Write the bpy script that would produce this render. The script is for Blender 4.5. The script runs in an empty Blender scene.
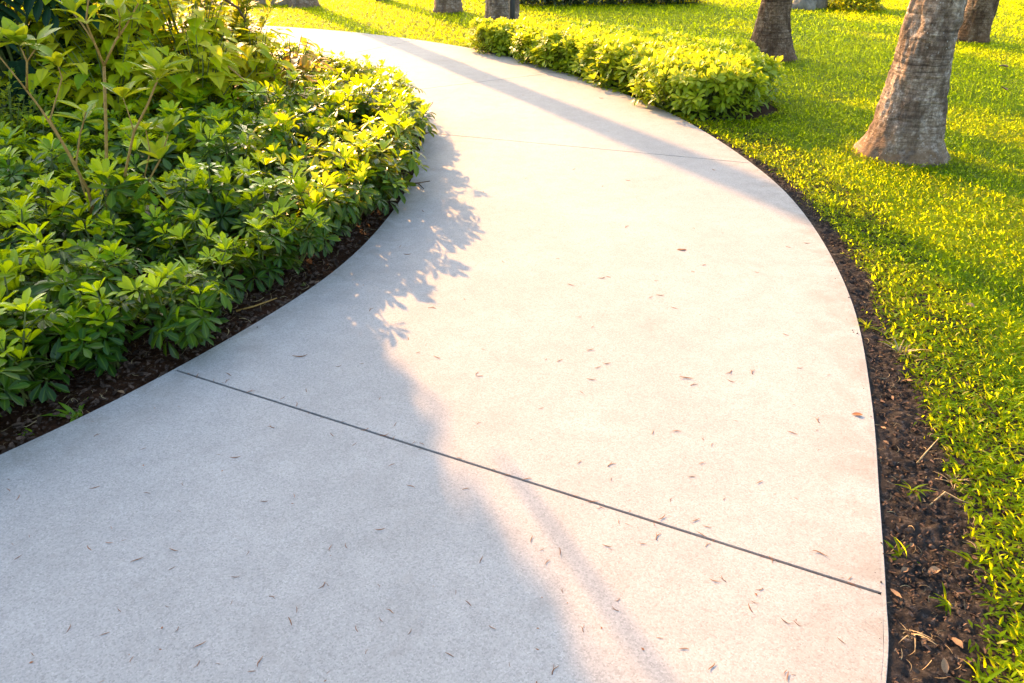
import bpy, math, random
import numpy as np
from mathutils import Vector, Matrix, noise as mnoise

random.seed(7)
rng = np.random.default_rng(7)
R = math.radians
SC = bpy.context.scene
COL = SC.collection

# ------------------------------------------------------------------ camera
CAM_H, PITCH, FPX = 1.6, R(30), 740.0
cam = bpy.data.objects.new('camera', bpy.data.cameras.new('camera'))
COL.objects.link(cam)
cam.location = (0, 0, CAM_H)
cam.rotation_euler = (R(60), 0, 0)
cam.data.sensor_width = 36
cam.data.lens = FPX / 1024 * 36
cam.data.clip_start = 0.05
cam.data.clip_end = 2000
SC.camera = cam

# ------------------------------------------------------------------ light
SUN_AZ = (-0.452, 0.892)          # horizontal direction towards the sun
SUN_EL = R(20)
world = bpy.data.worlds.new('World')
SC.world = world
world.use_nodes = True
nt = world.node_tree
for n in list(nt.nodes):
    nt.nodes.remove(n)
wo = nt.nodes.new('ShaderNodeOutputWorld')
bg = nt.nodes.new('ShaderNodeBackground')
sky = nt.nodes.new('ShaderNodeTexSky')
sky.sky_type = 'NISHITA'
sky.sun_disc = False
sky.sun_elevation = SUN_EL
sky.sun_rotation = math.atan2(SUN_AZ[0], SUN_AZ[1])
sky.air_density = 1.0
sky.dust_density = 3.5
sky.ozone_density = 1.0
bg.inputs['Strength'].default_value = 0.15
nt.links.new(sky.outputs[0], bg.inputs[0])
nt.links.new(bg.outputs[0], wo.inputs[0])

sl = bpy.data.lights.new('sun', 'SUN')
sl.energy = 3.8
sl.angle = R(0.7)
sl.color = (1.0, 0.53, 0.20)
so = bpy.data.objects.new('sun', sl)
COL.objects.link(so)
ch = math.cos(SUN_EL)
so.rotation_euler = Vector((-SUN_AZ[0]*ch, -SUN_AZ[1]*ch, -math.sin(SUN_EL))).to_track_quat('-Z', 'Y').to_euler()
so.location = (-6, 12, 9)

SC.view_settings.view_transform = 'Standard'
SC.view_settings.look = 'None'
SC.view_settings.gamma = 1
SC.view_settings.use_curve_mapping = False
SC.view_settings.exposure = 2.28
SC.cycles.max_bounces = 8
SC.cycles.transmission_bounces = 6
SC.cycles.diffuse_bounces = 4
SC.cycles.use_denoising = True


# ------------------------------------------------------------------ measuring help
def ray(px, py):
    dx = (px - 512) / FPX
    dz = -(py - 341.5) / FPX
    return (dx, math.cos(PITCH) + dz*math.sin(PITCH), -math.sin(PITCH) + dz*math.cos(PITCH))


def ground(px, py, h=0.0):        # point of a photo pixel on the level h
    d = ray(px, py)
    t = (CAM_H - h) / -d[2]
    return (d[0]*t, d[1]*t, h)


def at(px, py, Y):                # point of a photo pixel at the distance Y
    d = ray(px, py)
    t = Y / d[1]
    return np.array((d[0]*t, Y, CAM_H + d[2]*t))


# ------------------------------------------------------------------ objects and properties
def tag(o, label=None, cat=None, group=None, kind=None):
    if label: o['label'] = label
    if cat: o['category'] = cat
    if group: o['group'] = group
    if kind: o['kind'] = kind
    return o


def empty(name, loc, label=None, cat=None, group=None):
    o = bpy.data.objects.new(name, None)
    o.empty_display_size = .1
    COL.objects.link(o)
    o.location = loc
    return tag(o, label, cat, group)


def copy_tree(o, parent=None):
    c = o.copy()
    COL.objects.link(c)
    if parent is not None:
        c.parent = parent
    for k in [x for x in o.children]:
        copy_tree(k, c)
    return c


def mesh_np(name, V, F, attrs=None):
    V = np.asarray(V, dtype=np.float32)
    F = np.asarray(F, dtype=np.int32)
    me = bpy.data.meshes.new(name)
    me.vertices.add(len(V))
    me.vertices.foreach_set('co', V.ravel())
    k, n = F.shape
    me.loops.add(k*n)
    me.loops.foreach_set('vertex_index', F.ravel())
    me.polygons.add(k)
    me.polygons.foreach_set('loop_start', np.arange(0, k*n, n, dtype=np.int32))
    for an, av in (attrs or {}).items():
        a = me.attributes.new(an, 'FLOAT', 'POINT')
        a.data.foreach_set('value', np.asarray(av, dtype=np.float32))
    me.update(calc_edges=True)
    me.validate()
    return me


class MB:
    """collects quads (numpy) with a tint and a vein value per vertex"""
    def __init__(self):
        self.V, self.F, self.T, self.N, self.M, self.n = [], [], [], [], [], 0

    def add(self, V, F, tint=0.5, vein=0.0, mat=0):
        V = np.asarray(V, float)
        F = np.asarray(F, int)
        self.V.append(V)
        self.F.append(F + self.n)
        self.T.append(np.broadcast_to(np.asarray(tint, float), (len(V),)))
        self.N.append(np.broadcast_to(np.asarray(vein, float), (len(V),)))
        self.M.append(np.full(len(F), mat, dtype=np.int32))
        self.n += len(V)

    def leaves(self, tpl, pos, d, up, scale, tint, mat=0):
        pos = np.atleast_2d(np.asarray(pos, float))
        m = len(pos)
        d = np.broadcast_to(np.asarray(d, float), (m, 3))
        d = d / np.linalg.norm(d, axis=1, keepdims=True)
        up = np.broadcast_to(np.asarray(up, float), (m, 3))
        z = up - (up*d).sum(1, keepdims=True)*d
        z = z / (np.linalg.norm(z, axis=1, keepdims=True) + 1e-9)
        y = np.cross(z, d)
        B = np.stack([d, y, z], axis=2)
        s = np.broadcast_to(np.asarray(scale, float), (m,))
        W = np.einsum('mij,nj->mni', B, tpl['V'])*s[:, None, None] + pos[:, None, :]
        nv = len(tpl['V'])
        F = (tpl['F'][None, :, :] + (np.arange(m)*nv)[:, None, None]).reshape(-1, 4)
        t = np.repeat(np.broadcast_to(np.asarray(tint, float), (m,)), nv)
        self.add(W.reshape(-1, 3), F, t, np.tile(tpl['vein'], m), mat)

    def tube(self, pts, rad, n=6, tint=.5, mat=0, cap=True):
        pts = np.asarray(pts, float)
        rad = np.broadcast_to(np.asarray(rad, float), (len(pts),))
        tg = np.gradient(pts, axis=0)
        tg /= np.linalg.norm(tg, axis=1, keepdims=True) + 1e-9
        a = np.array((0., 0., 1.)) if abs(tg[0][2]) < .9 else np.array((1., 0., 0.))
        u = np.cross(tg[0], a); u /= np.linalg.norm(u)
        V = []
        th = np.arange(n)/n*2*math.pi
        for i in range(len(pts)):
            u = u - (u*tg[i]).sum()*tg[i]
            u /= np.linalg.norm(u) + 1e-9
            w = np.cross(tg[i], u)
            V.append(pts[i] + rad[i]*(np.cos(th)[:, None]*u + np.sin(th)[:, None]*w))
        if cap:
            V.insert(0, np.repeat(pts[:1], n, 0)); V.append(np.repeat(pts[-1:], n, 0))
        k = len(V)
        V = np.concatenate(V)
        F = []
        for i in range(k-1):
            for j in range(n):
                F.append((i*n+j, i*n+(j+1) % n, (i+1)*n+(j+1) % n, (i+1)*n+j))
        self.add(V, F, tint, 0, mat)

    def build(self, name, mats, parent=None, smooth=True):
        V = np.concatenate(self.V); F = np.concatenate(self.F)
        me = mesh_np(name, V, F, {'tint': np.concatenate(self.T), 'vein': np.concatenate(self.N)})
        if not isinstance(mats, (list, tuple)):
            mats = [mats]
        for m in mats:
            me.materials.append(m)
        if len(mats) > 1 and len(me.polygons) == len(F):
            me.polygons.foreach_set('material_index', np.concatenate(self.M))
        me.polygons.foreach_set('use_smooth', np.full(len(me.polygons), bool(smooth)))
        o = bpy.data.objects.new(name, me)
        COL.objects.link(o)
        if parent is not None:
            o.parent = parent
        return o


def leaf_tpl(prof, W, nseg=4, droop=.2, fold=.15, back=0.0, wave=0.0):
    """unit-length leaf along +X; prof = list of (t, relative half width)"""
    ts = np.linspace(0, 1, nseg+1)
    pw = np.interp(ts, [p[0] for p in prof], [p[1] for p in prof])*W
    V, N = [], []
    for i, (t, w) in enumerate(zip(ts, pw)):
        z = -droop*t*t
        bx = -back*math.sin(math.pi*min(1, t*3)) if back else 0
        wv = wave*math.sin(i*2.1)
        V += [(t+bx, w, z+fold*w+wv), (t, 0, z), (t+bx, -w, z+fold*w-wv)]
        N += [0, 1, 0]
    F = []
    for i in range(nseg):
        a = i*3
        F += [(a, a+1, a+4, a+3), (a+1, a+2, a+5, a+4)]
    return {'V': np.array(V, float), 'F': np.array(F, int), 'vein': np.array(N, float)}


OBOVATE = [(0, .06), (.15, .28), (.4, .72), (.65, 1), (.82, .93), (.93, .6), (1, .06)]
ELLIPTIC = [(0, .05), (.2, .6), (.45, 1), (.7, .85), (.88, .42), (1, .02)]
HEART = [(0, .5), (.1, .9), (.25, 1), (.5, .8), (.75, .42), (1, .02)]
GBLADE = [(0, .45), (.5, 1), (1, .04)]
BLADE = [(0, .7), (.4, 1), (.8, .6), (1, .05)]
T_UMB = [leaf_tpl(OBOVATE, .2, 5, dr, fo) for dr, fo in ((.12, .35), (.3, .25), (.02, .45))]
T_GOLD = [leaf_tpl(OBOVATE, .22, 4, dr, fo) for dr, fo in ((.15, .3), (.35, .2), (-.05, .4))]
T_ELL = [leaf_tpl(ELLIPTIC, .24, 5, dr, fo, wave=.008) for dr, fo in ((.2, .3), (.45, .25), (.05, .4))]
T_HEART = [leaf_tpl(HEART, .36, 6, dr, fo, back=.1, wave=.012) for dr, fo in ((.25, .25), (.5, .2), (.1, .35))]
T_SMALL = [leaf_tpl(ELLIPTIC, .3, 2, .15, .25)]


# ------------------------------------------------------------------ materials
def new_mat(name):
    m = bpy.data.materials.new(name)
    m.use_nodes = True
    t = m.node_tree
    for n in list(t.nodes):
        t.nodes.remove(n)
    out = t.nodes.new('ShaderNodeOutputMaterial')
    return m, t, out


class G:
    """tiny node helper"""
    def __init__(s, t): s.t = t
    def n(s, k, **kw):
        x = s.t.nodes.new(k)
        for a, b in kw.items():
            setattr(x, a, b)
        return x
    def l(s, a, b): s.t.links.new(a, b)
    def ramp(s, src, stops, interp='LINEAR'):
        r = s.n('ShaderNodeValToRGB')
        r.color_ramp.interpolation = interp
        e = r.color_ramp.elements
        while len(e) < len(stops): e.new(.5)
        for el, (p, c) in zip(e, stops):
            el.position = p
            el.color = (c[0], c[1], c[2], 1) if hasattr(c, '__len__') else (c, c, c, 1)
        if src is not None: s.l(src, r.inputs[0])
        return r.outputs[0]
    def noise(s, vec, scale, detail=4, rough=.6, dist=0):
        x = s.n('ShaderNodeTexNoise')
        x.inputs['Scale'].default_value = scale
        x.inputs['Detail'].default_value = detail
        x.inputs['Roughness'].default_value = rough
        x.inputs['Distortion'].default_value = dist
        if vec is not None: s.l(vec, x.inputs['Vector'])
        return x.outputs[0]
    def vor(s, vec, scale, feature='F1'):
        x = s.n('ShaderNodeTexVoronoi', feature=feature)
        x.inputs['Scale'].default_value = scale
        if vec is not None: s.l(vec, x.inputs['Vector'])
        return x
    def mix(s, f, a, b, mode='MIX'):
        x = s.n('ShaderNodeMix', data_type='RGBA', blend_type=mode)
        for v, i in ((f, 0), (a, 6), (b, 7)):
            if hasattr(v, 'is_output'): s.l(v, x.inputs[i])
            elif i == 0: x.inputs[0].default_value = v
            else: x.inputs[i].default_value = (v[0], v[1], v[2], 1)
        return x.outputs[2]
    def bump(s, h, strength, dist, nrm=None):
        b = s.n('ShaderNodeBump')
        b.inputs['Strength'].default_value = strength
        b.inputs['Distance'].default_value = dist
        s.l(h, b.inputs['Height'])
        if nrm is not None: s.l(nrm, b.inputs['Normal'])
        return b.outputs[0]
    def map(s, vec, sc):
        m = s.n('ShaderNodeMapping')
        m.inputs['Scale'].default_value = sc
        s.l(vec, m.inputs['Vector'])
        return m.outputs[0]


def leaf_mat(name, stops, trans=.35, tcol=(.35, .42, .03), rough=.4, vein=(.2, .26, .06), spots=None, spec=.5, tf=(.25, .85)):
    m, t, out = new_mat(name)
    g = G(t)
    at_ = g.n('ShaderNodeAttribute', attribute_name='tint')
    vn = g.n('ShaderNodeAttribute', attribute_name='vein')
    tc = g.n('ShaderNodeTexCoord').outputs['Object']
    base = g.ramp(at_.outputs['Fac'], stops)
    nz = g.noise(tc, 14, 3)
    base = g.mix(.35, base, g.ramp(nz, [(.3, .55), (.7, 1.35)]), 'MULTIPLY')
    if spots:
        sp = g.noise(tc, spots[0], 4, .6, .8)
        base = g.mix(g.ramp(sp, [(.5, 0), (.6, spots[2])]), base, spots[1])
    vf = g.ramp(vn.outputs['Fac'], [(.8, 0), (.98, .55)])
    base = g.mix(vf, base, vein)
    p = g.n('ShaderNodeBsdfPrincipled')
    g.l(base, p.inputs['Base Color'])
    p.inputs['Roughness'].default_value = rough
    p.inputs['Specular IOR Level'].default_value = spec
    g.l(g.bump(nz, .25, .004), p.inputs['Normal'])
    tr = g.n('ShaderNodeBsdfTranslucent')
    g.l(g.mix(g.ramp(at_.outputs['Fac'], [(0, tf[0]), (1, tf[1])]), base, tcol), tr.inputs['Color'])
    mx = g.n('ShaderNodeMixShader')
    mx.inputs[0].default_value = trans
    g.l(p.outputs[0], mx.inputs[1]); g.l(tr.outputs[0], mx.inputs[2])
    g.l(mx.outputs[0], out.inputs[0])
    return m


def plain_mat(name, stops, scale=20, rough=.8, bump=.4, bdist=.004, tint=False):
    m, t, out = new_mat(name)
    g = G(t)
    tc = g.n('ShaderNodeTexCoord').outputs['Object']
    nz = g.noise(tc, scale, 5, .65)
    src = nz
    base = g.ramp(src, stops)
    if tint:
        at_ = g.n('ShaderNodeAttribute', attribute_name='tint')
        base = g.mix(.8, base, g.ramp(at_.outputs['Fac'], [(0, .45), (1, 1.6)]), 'MULTIPLY')
    p = g.n('ShaderNodeBsdfPrincipled')
    g.l(base, p.inputs['Base Color'])
    p.inputs['Roughness'].default_value = rough
    p.inputs['Specular IOR Level'].default_value = .12 if rough > .5 else .4
    if bump: g.l(g.bump(nz, bump, bdist), p.inputs['Normal'])
    g.l(p.outputs[0], out.inputs[0])
    return m


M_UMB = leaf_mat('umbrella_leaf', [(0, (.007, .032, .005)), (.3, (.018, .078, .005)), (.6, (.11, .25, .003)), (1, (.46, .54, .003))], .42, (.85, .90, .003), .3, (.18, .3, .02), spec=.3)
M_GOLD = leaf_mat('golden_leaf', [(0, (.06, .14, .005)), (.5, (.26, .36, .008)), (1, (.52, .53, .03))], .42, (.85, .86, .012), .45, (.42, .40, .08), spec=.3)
M_SAP = leaf_mat('sapling_leaf', [(0, (.06, .17, .02)), (.5, (.19, .33, .010)), (1, (.50, .46, .010))], .42, (.7, .68, .01), .35, spec=.35)
M_POTHOS = leaf_mat('vine_leaf', [(0, (.03, .10, .006)), (.35, (.18, .34, .005)), (.75, (.46, .54, .005)), (1, (.60, .54, .03))], .5, (.92, .88, .005), .5,
                    spots=(9, (.60, .56, .02), .5), spec=.15, tf=(.5, .9))
M_CROTON = leaf_mat('croton_leaf', [(0, (.10, .15, .012)), (.5, (.36, .31, .02)), (1, (.48, .26, .1))], .45, (.75, .5, .04), .4, (.45, .3, .1),
                    spots=(12, (.40, .18, .10), .6))
M_PHILO = leaf_mat('philodendron_leaf', [(0, (.004, .022, .008)), (1, (.011, .045, .013))], .15, (.06, .14, .01), .5, (.02, .06, .02), spec=.15)
M_FINE = leaf_mat('fine_leaf', [(0, (.06, .14, .008)), (.5, (.17, .25, .010)), (1, (.33, .34, .012))], .45, (.65, .58, .012), .5, spec=.3)
M_DARKSHRUB = leaf_mat('dark_shrub_leaf', [(0, (.012, .03, .01)), (1, (.04, .07, .015))], .25, (.12, .16, .02), .5)
M_GRASS = leaf_mat('grass_blade', [(0, (.022, .095, .003)), (.5, (.065, .19, .002)), (.85, (.21, .32, .003)), (1, (.45, .35, .12))], .70, (.97, .99, .001), .5,
                   (.22, .30, .008), spec=.12, tf=(.5, .92))
M_FROND = leaf_mat('palm_frond', [(0, (.03, .07, .015)), (1, (.08, .13, .02))], .3, (.25, .3, .03), .4)
M_STEM = plain_mat('green_stem', [(.3, (.06, .09, .02)), (.7, (.13, .14, .04))], 40)
M_TANSTEM = plain_mat('tan_stem', [(.3, (.22, .12, .03)), (.7, (.42, .26, .08))], 60, .6)
M_BROWN = plain_mat('brown_wood', [(.3, (.05, .03, .018)), (.7, (.13, .08, .045))], 30)
M_DRY = plain_mat('dry_leaf', [(.3, (.11, .055, .028)), (.7, (.30, .19, .105))], 60, .7, .5, .002, True)
M_BIT = plain_mat('leaf_bit', [(.3, (.11, .042, .018)), (.7, (.33, .14, .06))], 90, .7, .3, .001, True)
M_STRAW = plain_mat('straw', [(.3, (.22, .15, .07)), (.7, (.45, .34, .18))], 60, .7, .2, .001, True)
M_METAL = plain_mat('dark_painted_metal', [(.3, (.010, .009, .008)), (.7, (.017, .016, .014))], 30, .45, .1)
M_MULCH = plain_mat('mulch_chip', [(.3, (.014, .009, .007)), (.7, (.12, .075, .052))], 50, .85, .5, .003, True)
M_ROCK = plain_mat('grey_rock', [(.3, (.12, .10, .075)), (.7, (.34, .29, .22))], 7, .85, .7, .03)


def concrete_mat(name, lo, hi, fine=1.0):
    m, t, out = new_mat(name)
    g = G(t)
    tc = g.n('ShaderNodeTexCoord').outputs['Object']
    v = g.vor(tc, 230)                                            # sand grains of the brushed surface
    wn = g.n('ShaderNodeSeparateColor'); g.l(v.outputs['Color'], wn.inputs[0])
    grain = g.ramp(wn.outputs[0], [(0, .76), (.12, .86), (.5, 1.0), (.9, 1.08), (1, 1.18)])
    big = g.noise(tc, 1.3, 6, .62)
    mid = g.noise(tc, 9, 5, .6)
    base = g.ramp(big, [(.3, lo), (.7, hi)])
    base = g.mix(.6, base, g.ramp(mid, [(.25, .86), (.75, 1.1)]), 'MULTIPLY')
    base = g.mix(fine, base, grain, 'MULTIPLY')
    pit = g.vor(tc, 38)                                           # little dark pits
    pn = g.noise(tc, 5, 3)
    pf = g.ramp(pit.outputs['Distance'], [(.05, 1), (.11, 0)])
    pm = g.ramp(pn, [(.52, 0), (.66, .55)])
    pf2 = g.mix(1, pf, pm, 'MULTIPLY')
    base = g.mix(pf2, base, (.17, .15, .13))
    st = g.noise(g.map(tc, (1, 1, 1)), 3.1, 7, .7, 1.2)           # faint stains
    base = g.mix(g.ramp(st, [(.52, 0), (.70, .32)]), base, (.24, .22, .20))
    ed = g.n('ShaderNodeAttribute', attribute_name='tint')           # grime that creeps in from the edges
    en = g.noise(tc, 6.5, 7, .7, .6)
    em = g.mix(1, g.ramp(ed.outputs['Fac'], [(.78, 0), (1, .45)]), g.ramp(en, [(.42, 0), (.62, 1)]), 'MULTIPLY')
    base = g.mix(em, base, (.17, .145, .115))
    tn = g.noise(tc, 2.3, 8, .75, 2.0)                               # leaf tannin blotches
    base = g.mix(g.ramp(tn, [(.60, 0), (.72, .14)]), base, (.21, .165, .12))
    p = g.n('ShaderNodeBsdfPrincipled')
    g.l(base, p.inputs['Base Color'])
    p.inputs['Roughness'].default_value = .85
    p.inputs['Specular IOR Level'].default_value = .3
    f2 = g.noise(tc, 260, 2, .5)
    nb = g.bump(g.mix(.5, grain, f2), .35*fine, .0016)
    nb = g.bump(mid, .12, .006, nb)
    g.l(nb, p.inputs['Normal'])
    g.l(p.outputs[0], out.inputs[0])
    return m


def soil_mat(name, stops, dust):
    m, t, out = new_mat(name)
    g = G(t)
    tc = g.n('ShaderNodeTexCoord').outputs['Object']
    a = g.noise(tc, 55, 8, .7)
    b = g.noise(tc, 6, 4, .6)
    base = g.ramp(a, stops)
    base = g.mix(g.ramp(b, [(.45, 0), (.7, .5)]), base, dust)
    v = g.vor(tc, 90)
    base = g.mix(.5, base, g.ramp(v.outputs['Distance'], [(0, .6), (.6, 1.3)]), 'MULTIPLY')
    p = g.n('ShaderNodeBsdfPrincipled')
    g.l(base, p.inputs['Base Color'])
    p.inputs['Roughness'].default_value = .92
    p.inputs['Specular IOR Level'].default_value = .08
    g.l(g.bump(a, .8, .008), p.inputs['Normal'])
    g.l(p.outputs[0], out.inputs[0])
    return m


M_CONC = concrete_mat('brushed_concrete', (.302, .289, .272), (.352, .337, .317))
M_CONC_EDGE = concrete_mat('smooth_concrete_edge', (.29, .277, .26), (.335, .320, .300), .7)
M_JOINT = plain_mat('joint_filler', [(.35, (.006, .004, .003)), (.52, (.02, .012, .007)), (.64, (.28, .14, .045))], 38, .95)
M_SOIL = soil_mat('dark_soil', [(.3, (.005, .0042, .0038)), (.55, (.024, .0195, .017)), (.72, (.11, .09, .078))], (.038, .031, .027))
M_BEDSOIL = soil_mat('bed_soil', [(.3, (.012, .005, .003)), (.55, (.05, .022, .011)), (.8, (.15, .075, .038))], (.06, .028, .015))


def ground_mat():
    m, t, out = new_mat('lawn_soil')
    g = G(t)
    tc = g.n('ShaderNodeTexCoord').outputs['Object']
    a = g.noise(tc, 30, 6, .7)
    b = g.noise(tc, 1.1, 4, .6)
    base = g.ramp(a, [(.3, (.035, .06, .006)), (.55, (.09, .14, .006)), (.8, (.17, .20, .008))])
    base = g.mix(g.ramp(b, [(.4, 0), (.75, .4)]), base, (.17, .17, .01))
    p = g.n('ShaderNodeBsdfPrincipled')
    g.l(base, p.inputs['Base Color'])
    p.inputs['Roughness'].default_value = .95
    g.l(g.bump(a, .6, .02), p.inputs['Normal'])
    g.l(p.outputs[0], out.inputs[0])
    return m


M_GROUND = ground_mat()


def bark_mat(name='palm_bark', tone=1.0):
    m, t, out = new_mat(name)
    g = G(t)
    tc = g.n('ShaderNodeTexCoord').outputs['Object']
    grain = g.noise(g.map(tc, (60, 60, 60)), 1.0, 6, .75)
    a = g.noise(g.map(tc, (9, 9, 13)), 2.0, 9, .75, .3)
    blot = g.noise(g.map(tc, (3.4, 3.4, 2.0)), 1.6, 6, .65, .5)
    fib = g.noise(g.map(tc, (75, 75, 6)), 1.0, 6, .7)
    ring = g.noise(g.map(tc, (2.6, 2.6, 46)), 1.0, 6, .65, .6)
    fine = g.noise(g.map(tc, (1.6, 1.6, 95)), 1.0, 4, .6, .3)
    crack = g.noise(g.map(tc, (5, 5, 22)), 1.0, 8, .7, 1.2)
    base = g.ramp(a, [(.32, (.10, .065, .043)), (.5, (.29, .212, .152)), (.68, (.56, .465, .375))])
    base = g.mix(g.ramp(blot, [(.44, .75), (.55, 0)]), base, (.10, .064, .042))
    base = g.mix(.8, base, g.ramp(fib, [(.3, .45), (.7, 1.45)]), 'MULTIPLY')
    base = g.mix(.7, base, g.ramp(grain, [(.3, .5), (.7, 1.45)]), 'MULTIPLY')
    base = g.mix(.6, base, g.ramp(fine, [(.35, .55), (.6, 1.2)]), 'MULTIPLY')
    base = g.mix(g.ramp(ring, [(.32, .8), (.42, 0)]), base, (.04, .027, .019))
    base = g.mix(g.ramp(crack, [(.30, .9), (.36, 0)]), base, (.02, .014, .01))
    fl = g.vor(g.map(tc, (1, 1, .6)), 48)
    fn = g.noise(tc, 4, 3)
    ff = g.mix(1, g.ramp(fl.outputs['Distance'], [(.10, 1), (.2, 0)]), g.ramp(fn, [(.48, 0), (.58, .9)]), 'MULTIPLY')
    base = g.mix(ff, base, (.58, .53, .46))                        # pale lichen flecks
    sep = g.n('ShaderNodeSeparateXYZ'); g.l(tc, sep.inputs[0])
    low = g.ramp(sep.outputs[2], [(0, .75), (.35, 0)])
    ln = g.noise(g.map(tc, (5, 5, 3)), 2.5, 6, .7)
    base = g.mix(g.mix(1, low, g.ramp(ln, [(.40, 0), (.56, 1)]), 'MULTIPLY'), base, (.24, .14, .07))
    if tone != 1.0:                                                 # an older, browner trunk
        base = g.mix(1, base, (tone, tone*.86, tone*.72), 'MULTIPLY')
    p = g.n('ShaderNodeBsdfPrincipled')
    g.l(base, p.inputs['Base Color'])
    p.inputs['Roughness'].default_value = .85
    p.inputs['Specular IOR Level'].default_value = .1
    nb = g.bump(a, .8, .016)
    nb = g.bump(fib, .6, .006, nb)
    nb = g.bump(ring, .6, .014, nb)
    nb = g.bump(crack, .6, .014, nb)
    nb = g.bump(grain, .5, .005, nb)
    g.l(nb, p.inputs['Normal'])
    g.l(p.outputs[0], out.inputs[0])
    return m


M_BARK = bark_mat()
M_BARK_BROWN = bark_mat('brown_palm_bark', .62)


# ------------------------------------------------------------------ curves of the path
def catmull(pts, per=24):
    P = np.asarray(pts, float)
    P = np.vstack([2*P[0]-P[1], P, 2*P[-1]-P[-2]])
    out = []
    for i in range(1, len(P)-2):
        p0, p1, p2, p3 = P[i-1:i+3]
        for t in np.linspace(0, 1, per, endpoint=False):
            out.append(.5*((2*p1)+(-p0+p2)*t+(2*p0-5*p1+4*p2-p3)*t*t+(-p0+3*p1-3*p2+p3)*t**3))
    out.append(P[-2])
    return np.array(out)


class Curve:
    def __init__(s, pts):
        s.P = catmull(pts)
        for _ in range(12):       # take out small measuring wobbles
            s.P[1:-1] = .5*s.P[1:-1] + .25*(s.P[:-2]+s.P[2:])
        s.S = np.concatenate([[0], np.cumsum(np.linalg.norm(np.diff(s.P, axis=0), axis=1))])
    def near(s, p): return s.S[np.argmin(((s.P-np.asarray(p, float))**2).sum(1))]
    def at(s, d): return np.stack([np.interp(d, s.S, s.P[:, 0]), np.interp(d, s.S, s.P[:, 1])], -1)
    def dist(s, q):               # distance of many points to the curve
        q = np.asarray(q, float)
        out = np.empty(len(q))
        for i in range(0, len(q), 2000):
            out[i:i+2000] = np.sqrt(((q[i:i+2000, None, :]-s.P[None, ::3, :])**2).sum(2).min(1))
        return out


RIGHT = Curve([(-2.4, -3.4), (-1.2, -1.9), (-.15, -.55), (.5, .4), (.9, 1.13), (1.01, 1.38), (1.16, 1.77), (1.37, 2.33), (1.61, 3.1), (1.76, 3.92), (1.82, 4.7),
               (1.78, 5.42), (1.66, 6.23), (1.46, 7.06), (1.12, 7.96), (.57, 9.15), (-.16, 10.37), (-1.03, 11.34), (-2.02, 12.15), (-2.91, 12.72), (-3.97, 13.2),
               (-5.5, 13.7), (-7.5, 14.2), (-10, 14.7)])
LEFT = Curve([(-5.3, -1.6), (-4.2, -.5), (-3.2, .45), (-2.35, 1.33), (-1.75, 2.0), (-1.39, 2.52), (-1.06, 3.15), (-.88, 3.65), (-.77, 4.2), (-.71, 4.8), (-.71, 5.5),
              (-.79, 6.4), (-1.12, 7.5), (-1.68, 8.5), (-2.4, 9.4), (-3.3, 10.15), (-4.4, 10.75), (-5.8, 11.3), (-7.8, 11.8), (-10, 12.3)])


def path_pairs():
    pr = [((-5.3, -1.6), (-2.4, -3.4), 0), ((-2.75, .9), (.05, -.3), 1), ((-1.39, 2.56), (1.0, 1.4), 1), ((-.86, 3.75), (1.61, 3.1), 0), ((-.77, 6.3), (1.78, 5.42), 2),
          ((-1.15, 7.98), (.6, 9.1), 2), ((-2.6, 9.6), (-1.4, 11.65), 2), ((-4.4, 10.75), (-4.2, 13.27), 2), ((-10, 12.3), (-10, 14.7), 0)]
    return [(LEFT.near(a), RIGHT.near(b), j) for a, b, j in pr]


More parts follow.
